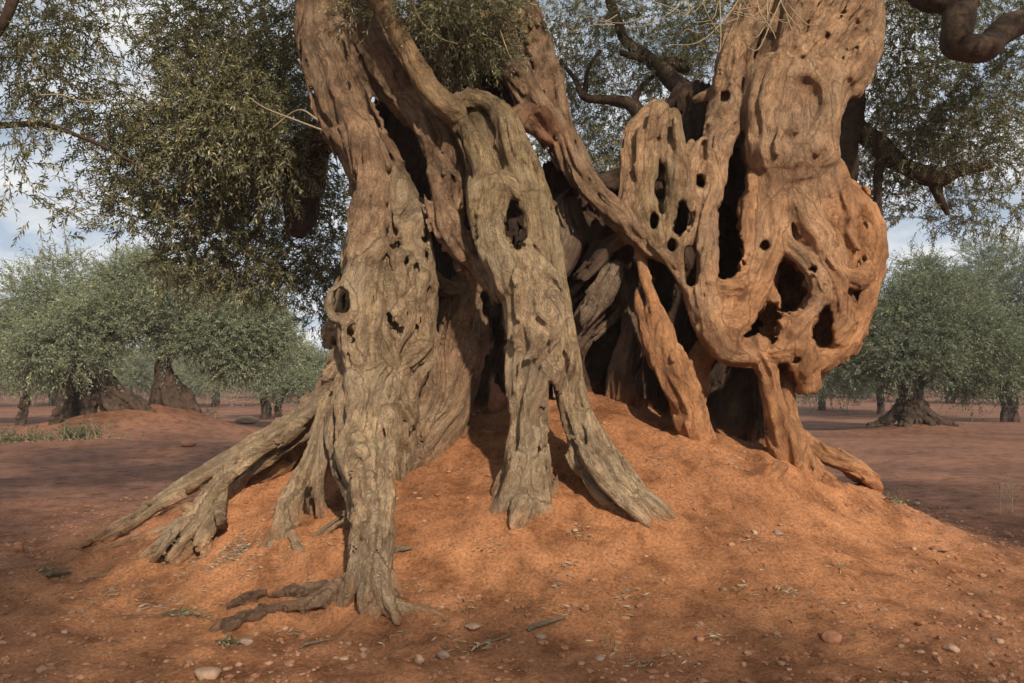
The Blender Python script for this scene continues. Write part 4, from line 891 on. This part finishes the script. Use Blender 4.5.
stone(207,676,34,16,'broad flat pale stone, largest on the soil at the bottom left',0,3)
stone(246,646,15,8,'grey-white stone beside the green sprig below the dug roots',2,4)
stone(473,628,17,6,'pale elongated stone lying alone right of the front root',0,5)
stone(419,662,11,11,'rounded pale stone at the left of a small cluster of stones',0,6)
stone(443,657,14,10,'grey stone in the small cluster below the front root',2,7)
stone(540,635,14,7,'small grey stone beside dark debris at bottom centre',2,8)
stone(832,641,20,14,'rounded rust-brown stone, biggest on the right-hand soil',1,9)
stone(951,651,17,8,'pale pointed stone near the bottom right corner',0,10)
stone(778,533,12,7,'pale grey stone at the middle of a short row of stones',2,11)
stone(754,534,8,6,'small pale pebble at the left end of a short row of stones',0,12)
stone(795,530,8,4,'small rusty pebble at the right end of a short row of stones',1,13)
stone(938,549,20,7,'wide low rust stone on the far right side of the mound',1,14)
stone(914,549,7,5,'little pale stone just left of the wide low rust one',0,15)
stone(917,505,8,5,'pale stone at the edge of the mound near the right root tip',0,16)
stone(985,616,14,7,'rust stone with a pale top at the right of the soil',1,17)
stone(998,639,12,6,'flat pale stone near the right edge of the bottom',0,18)
stone(18,553,13,14,'square-edged rusty stone at the left edge',1,19)
stone(78,553,12,5,'small pale flat stone below the tip of the longest root',0,20)
stone(65,635,10,5,'pale round pebble on the bare soil at the lower left',0,21)
stone(675,531,7,5,'tiny white pebble near the foot of the forked trunk',0,22)
stone(575,538,8,4,'tiny pale pebble between the forked trunk and the open soil',0,23)
stone(773,463,9,6,'small dark red stone beside the foot of the orange leg',1,24)
stone(1000,562,10,5,'small rust stone at the right edge of the mound',1,25)
stone(233,570,10,7,'pale pebble at the end of the dry leaf litter',0,26)
stone(700,640,13,6,'flat rusty stone among gravel at bottom right of centre',1,27)
stone(905,640,11,5,'small flat stone between the rounded rust stone and the pointed pale one',1,28)
stone(600,655,12,6,'grey-brown stone low at the bottom centre',2,29)
stone(345,655,12,5,'small pale stone at the bottom between the flat one and the cluster',0,30)
stone(497,412,22,32,'upright reddish block of stone inside the dark hollow',1,44,.15)
stone(245,424,30,9,'pale weathered stone lying on the bank left of the roots',0,32,.1)
stone(188,448,16,9,'rusty boulder on the far bank at the left',1,33,.2)
stone(215,474,12,5,'dull rust stone on the shaded track left of the roots',1,34,.2)
def gravel(name, n, seed, m, s0, s1, xr, yr):
    r = np.random.default_rng(seed); base = [stone_mesh(90 + k, 1) for k in range(6)]
    x = r.uniform(*xr, n); y = 2.6 + (yr - 2.6) * r.random(n) ** 1.5
    keep = r.random(n) < .35 + .65 * sstep(1.0, 3.0, np.hypot(x - .6, y - 5.4)); x, y = x[keep], y[keep]; n = len(x); z = gz(x, y)
    vs, fs, o = [], [], 0
    sz = s0 + (s1 - s0) * r.random(n) ** 2.6
    for i in range(n):
        v, f = base[i % 6]; a = r.uniform(0, 6.28); c, s = math.cos(a), math.sin(a)
        w = v * np.array([1, r.uniform(.6, 1), r.uniform(.3, .7)]) * sz[i]; w = np.stack([w[:, 0] * c - w[:, 1] * s, w[:, 0] * s + w[:, 1] * c, w[:, 2]], 1) + [x[i], y[i], z[i] + sz[i] * .05]
        vs.append(w); fs.append(f + o); o += len(w)
    ob = link_mesh(name, np.concatenate(vs), tris=np.concatenate(fs), mats=[m], smooth=False)
    return ob
PEB = simple('pebble_stone', (.27, .16, .10), .9, 2.5, .45, .01)
GRAVEL = simple('gravel_stone', (.33, .195, .12), .9, 3, .4, .004)
SOILCLOD = simple('soil_clod', (.27, .13, .07), .95, 60, .4, .008)
tag(gravel('gravel', 5200, 51, GRAVEL, .005, .026, (-4, 4.2), 8.0), 'scattered pale gravel over the red soil in front of the tree', 'gravel', kind='stuff')
tag(gravel('soil_clods', 9000, 52, SOILCLOD, .005, .034, (-4.5, 4.5), 9.0), 'small crumbs and clods of red earth', 'soil', kind='stuff')
tag(gravel('pebbles', 420, 53, PEB, .010, .034, (-3.2, 3.4), 4.8), 'scattered bigger pale pebbles in the nearest soil', 'pebbles', kind='stuff')
def litter(name, px, py, rx, ry, n, m, label, seed, ll=.042, lw=.009):
    r = np.random.default_rng(seed); g = np.array([gpoint(px + rx * math.cos(a) * q, py + ry * math.sin(a) * q) for a, q in zip(r.uniform(0, 6.28, 40), np.sqrt(r.random(40)))])
    c = g[r.integers(0, 40, n)] + r.normal(0, .045, (n, 3)) * [1, 1, 0]; c[:, 2] = gz(c[:, 0], c[:, 1]) + r.uniform(.003, .035, n)
    a = r.uniform(0, 6.28, n); d = np.stack([np.cos(a), np.sin(a), r.normal(0, .25, n)], 1) * ll; s = nrm(np.cross(d, [0, 0, 1.]) + r.normal(0, .5, (n, 3))) * lw / 2
    v = np.stack([c - d / 2, c + s, c + d / 2, c - s], 1).reshape(-1, 3)
    o = link_mesh(name, v, quads=np.arange(4 * n).reshape(-1, 4), mats=[m], smooth=False); attr(o, 'lv', 'FLOAT', np.repeat(r.random(n), 4))
    return tag(o, label, 'leaf litter', kind='stuff')
DRYLEAF = leaf_material('dry_leaf', (.24, .19, .13), (.30, .26, .2), trans=.1)
litter('dry_leaves', 190, 558, 52, 22, 1500, DRYLEAF, 'heap of dry grey olive leaves between the long left roots', 61)
litter('dry_leaves', 262, 562, 22, 6, 220, DRYLEAF, 'thin strip of dry leaves under the knobbly root', 62)
litter('fallen_leaves', 520, 600, 420, 70, 800, DRYLEAF, 'scattered single dry leaves over the foreground soil', 63)
litter('fallen_leaves', 700, 470, 60, 18, 90, DRYLEAF, 'few dry leaves inside the mouth of the right-hand hollow', 64)
# weeds
WEED = leaf_material('weed_leaf', (.085, .092, .048), (.13, .135, .08))
def weed(px, py, Y, hgt, n, label, name='weed', m=WEED, spread=.25, seed=0):
    r = np.random.default_rng(seed); g = P(px, py, Y) if Y else gpoint(px, py); g[2] = float(gz(g[0], g[1])[0]) - .01
    c = g + r.normal(0, spread, (n, 3)) * [1, 1, 0]; c[:, 2] = gz(c[:, 0], c[:, 1]) - .01
    d = nrm(np.stack([r.normal(0, .5, n), r.normal(0, .5, n), np.ones(n)], 1))
    v, q, l, mi = sprays(c, d, r.uniform(.5, 1.1, n) * hgt, 12, hgt * .3, hgt * .06, r=r, stems=.006)
    o = link_mesh(name, v, quads=q, mats=[m, DRYTWIG], smooth=False, mi=mi); attr(o, 'lv', 'FLOAT', l); return tag(o, label, 'weed', kind='stuff')
weed(78, 448, 17, .42, 60, 'bushy green weed in the middle of the left-hand bank', seed=1)
weed(15, 447, 17, .40, 60, 'green weed at the left edge of the far bank', seed=2, spread=.4)
weed(50, 443, 18, .3, 40, 'low weed patch between the two bushier green weeds', seed=3, spread=.5)
weed(200, 414, 24, .3, 40, 'green weeds at the foot of the wedge-shaped trunk', seed=4, spread=.3)
weed(105, 440, 18, .22, 30, 'thin weeds trailing along the bank towards the mound', seed=5, spread=.5)
GREYW = leaf_material('dry_stalk', (.30, .24, .20), (.34, .28, .23), trans=.05)
for px, py, h, lb, s in ((1000, 515, .32, 'small dry grey stalk, shorter of the two at the right edge', 6), (1012, 513, .42, 'dry grey branching stalk, taller of the two at the right edge', 7)):
    r = np.random.default_rng(s); g = gpoint(px, py); ts = [(g, g + [.01, 0, h * .5], g + [.02, 0, h])]
    for k in range(7):
        z = h * r.uniform(.15, .75); a = r.uniform(0, 6.28); b = g + [.01, 0, z]; ts.append((b, b + [math.cos(a) * .05, math.sin(a) * .05, h * .15], b + [math.cos(a) * .09, math.sin(a) * .09, h * .33]))
    v, q, l, mi = merge([tube(np.array(t), [.005, .004, .002], sides=5, sub=3) for t in ts])
    tag(link_mesh('dry_stalk', v, quads=q, mats=[DRYTWIG]), lb, 'dry weed')
def sprig(px, py, n, label, seed):
    r = np.random.default_rng(seed); g = gpoint(px, py) + [0, 0, .012]; c = np.repeat(g[None], n, 0) + r.normal(0, .02, (n, 3)) * [1, 1, .1]
    d = np.stack([r.normal(.9, .5, n), r.normal(0, .4, n), np.full(n, .12)], 1)
    v, q, l, mi = sprays(c, d, .16, 10, .05, .012, r=r); o = link_mesh('olive_sprig', v, quads=q, mats=[LEAF, TWIG], smooth=False, mi=mi); attr(o, 'lv', 'FLOAT', l); tag(o, label, 'sprig')
sprig(218, 643, 6, 'fallen green olive sprig at the bottom beside the grey-white stone', 1)
sprig(40, 575, 4, 'fallen green sprig on the soil at the lower left', 2)
sprig(165, 622, 4, 'small upright green sprig left of the dug roots', 3)
sprig(885, 500, 4, 'green sprig at the mound edge below the right root', 4)
for k, (a, b, rr, lb) in enumerate((((470, 648), (512, 634), 1.5, 'thin dark stick lying at the bottom centre'), ((528, 630), (565, 622), 3, 'stubby dark piece of bark right of the thin stick'), ((395, 555), (412, 553), 3, 'dark bark chip beside the front root'), ((48, 577), (70, 571), 3.4, 'short dark stick at the lower left below the root tips'), ((310, 545), (352, 516), 2, 'bent dark branch leaning in the gap behind the front root'), ((300, 648), (330, 641), 1.8, 'thin dark twig below the dug roots'))):
    p0, p1 = gpoint(*a), gpoint(*b); mid = (p0 + p1) / 2 + [0, 0, .012]; w = rr * M(p0[1])
    v, q, l, mi = tube(np.array([p0, p0 * .7 + mid * .3 + [0, .01, .008], mid, p1 + [0, 0, .006]]) + [0, 0, w * .5], [w * .6, w, w * .8, w * .4], sides=7, sub=5, wob=.6, seed=k)
    tag(link_mesh('stick', v, quads=q, mats=[TWIG]), lb, 'stick')

# ------------------------------------------------------------------ the thin haze of the evening air
def haze():
    x0, x1, y0, y1, z0, z1 = -160, 160, -12, 260, -1.6, 9.5
    v = [(x, y, z) for z in (z0, z1) for x, y in ((x0, y0), (x1, y0), (x1, y1), (x0, y1))]
    f = [(3, 2, 1, 0), (4, 5, 6, 7), (0, 1, 5, 4), (1, 2, 6, 5), (2, 3, 7, 6), (3, 0, 4, 7)]
    m = bpy.data.materials.new('haze'); m.use_nodes = True; nt = m.node_tree; nt.nodes.clear()
    out = nt.nodes.new('ShaderNodeOutputMaterial'); p = nt.nodes.new('ShaderNodeVolumePrincipled')
    p.inputs['Color'].default_value = (.93, .94, .97, 1); p.inputs['Density'].default_value = .0009; nt.links.new(p.outputs[0], out.inputs['Volume'])
    o = link_mesh('haze', v, quads=f, mats=[m], smooth=False); o['kind'] = 'stuff'
    tag(o, 'thin pale haze softening the far olive trees', 'haze')
haze()
# ------------------------------------------------------------------ soil sheet
def axis(fine0, fine1, step, lo, hi, g=1.16):
    a = list(np.arange(fine0, fine1, step)); s = step
    while a[-1] < hi: s = min(s * g, 60); a.append(a[-1] + s)
    s = step
    while a[0] > lo: s = min(s * g, 60); a.insert(0, a[0] - s)
    return np.array(a)
def build_ground():
    def bank(X, Y, Z):
        i = np.stack([(X.ravel() - wood.lo[0]) / VOX, (Y.ravel() - wood.lo[1]) / VOX, (Z.ravel() + .02 - wood.lo[2]) / VOX], 1)
        j = np.round(i).astype(int); ok = ((j >= 0) & (j < wood.n)).all(1); d = np.ones(len(j)); d[ok] = wood.D[tuple(j[ok].T)]
        n = .6 + .8 * np.clip(pn(np.stack([X.ravel(), Y.ravel(), 0 * X.ravel()], 1) * 4.5, 6) + .4, 0, 1)
        return (.05 * n * np.clip(1 - np.maximum(d, 0) / .13, 0, 1) ** 1.6).reshape(X.shape)
    xs = axis(-4.2, 4.2, .025, -700, 700, 1.09); ys = axis(2.7, 8.5, .025, -60, 1500, 1.08)
    X, Y = np.meshgrid(xs, ys, indexing='ij'); Z = gz(X, Y); Z = Z + bank(X, Y, Z)
    nx, ny = X.shape; id_ = np.arange(nx * ny).reshape(nx, ny)
    q = np.stack([id_[:-1, :-1], id_[1:, :-1], id_[1:, 1:], id_[:-1, 1:]], -1).reshape(-1, 4)
    o = link_mesh('ground', np.stack([X, Y, Z], -1).reshape(-1, 3), quads=q, mats=[SOIL])
    d = np.hypot(X - .1, (Y - 5.3) * .95); fr = np.clip(1.15 - sstep(1.2, 5.2, d), 0, 1)
    fr = np.clip(fr + .25 * pn(np.stack([X.ravel(), Y.ravel(), 0 * X.ravel()], 1) * .7, 5).reshape(fr.shape), 0, 1)
    for mx, my, h, s in FAR_MOUNDS: fr = np.maximum(fr, np.clip(h, 0, .8) * np.exp(-((X - mx) ** 2 + (Y - my) ** 2) / (s * s)))
    attr(o, 'mound_tone', 'FLOAT', fr)  # paler, redder soil around the tree and on the far mounds
    o['kind'] = 'structure'
build_ground()
# ------------------------------------------------------------------ camera, sky, sun
cam = bpy.data.cameras.new('camera'); co = bpy.data.objects.new('camera', cam); COL.objects.link(co)
cam.lens = LENS; cam.sensor_width = 36; cam.clip_end = 5000; cam.clip_start = .05
co.location = (0, 0, CAMZ); co.rotation_euler = (R(90) + TILT, 0, 0)
sc.camera = co
SUN_EL, SUN_AZ = R(31), R(19)     # azimuth: to the right of straight behind the camera
sd = np.array([math.sin(SUN_AZ) * math.cos(SUN_EL), -math.cos(SUN_AZ) * math.cos(SUN_EL), math.sin(SUN_EL)])
L = bpy.data.lights.new('sun', 'SUN'); L.energy = 5.0; L.angle = R(1.8); L.color = (1.0, .86, .70)
lo = bpy.data.objects.new('sun', L); COL.objects.link(lo)
from mathutils import Vector
lo.rotation_euler = Vector(sd).to_track_quat('Z', 'Y').to_euler(); lo.location = (6, -10, 9)
W = bpy.data.worlds.new('World'); sc.world = W; W.use_nodes = True
nt = W.node_tree; nt.nodes.clear()
wo = N(nt, 'ShaderNodeOutputWorld'); bg = N(nt, 'ShaderNodeBackground'); bg.inputs['Strength'].default_value = .068
sky = N(nt, 'ShaderNodeTexSky', sky_type='NISHITA', sun_disc=False); sky.sun_elevation = SUN_EL; sky.sun_rotation = math.atan2(sd[0], sd[1])
tc = N(nt, 'ShaderNodeTexCoord').outputs['Generated']
sx = N(nt, 'ShaderNodeSeparateXYZ'); nt.links.new(tc, sx.inputs[0])
den = math_(nt, 'ADD', math_(nt, 'ABSOLUTE', sx.outputs[2]), .22)
cb = N(nt, 'ShaderNodeCombineXYZ'); nt.links.new(math_(nt, 'DIVIDE', sx.outputs[0], den), cb.inputs[0]); nt.links.new(math_(nt, 'DIVIDE', sx.outputs[1], den), cb.inputs[1])
cn = noise(nt, cb.outputs[0], 1.7, 7, .58, .3)
cf = math_(nt, 'MAXIMUM', ramp(nt, cn, [(.33, 0.), (.55, 1.)]), ramp(nt, sx.outputs[2], [(0., .95), (.17, .9), (.26, .25), (.34, 0.)]))
cc = ramp(nt, noise(nt, cb.outputs[0], 2.6, 5, .6), [(.38, (7.0, 8.4, 10.2)), (.6, (13., 13., 13.))])
nt.links.new(mix(nt, cf, sky.outputs[0], cc), bg.inputs[0]); nt.links.new(bg.outputs[0], wo.inputs[0])
sc.view_settings.view_transform = 'Standard'; sc.view_settings.look = 'None'; sc.view_settings.gamma = 1; sc.view_settings.exposure = .06
sc.render.engine = 'CYCLES'; sc.cycles.max_bounces = 6; sc.cycles.transparent_max_bounces = 4
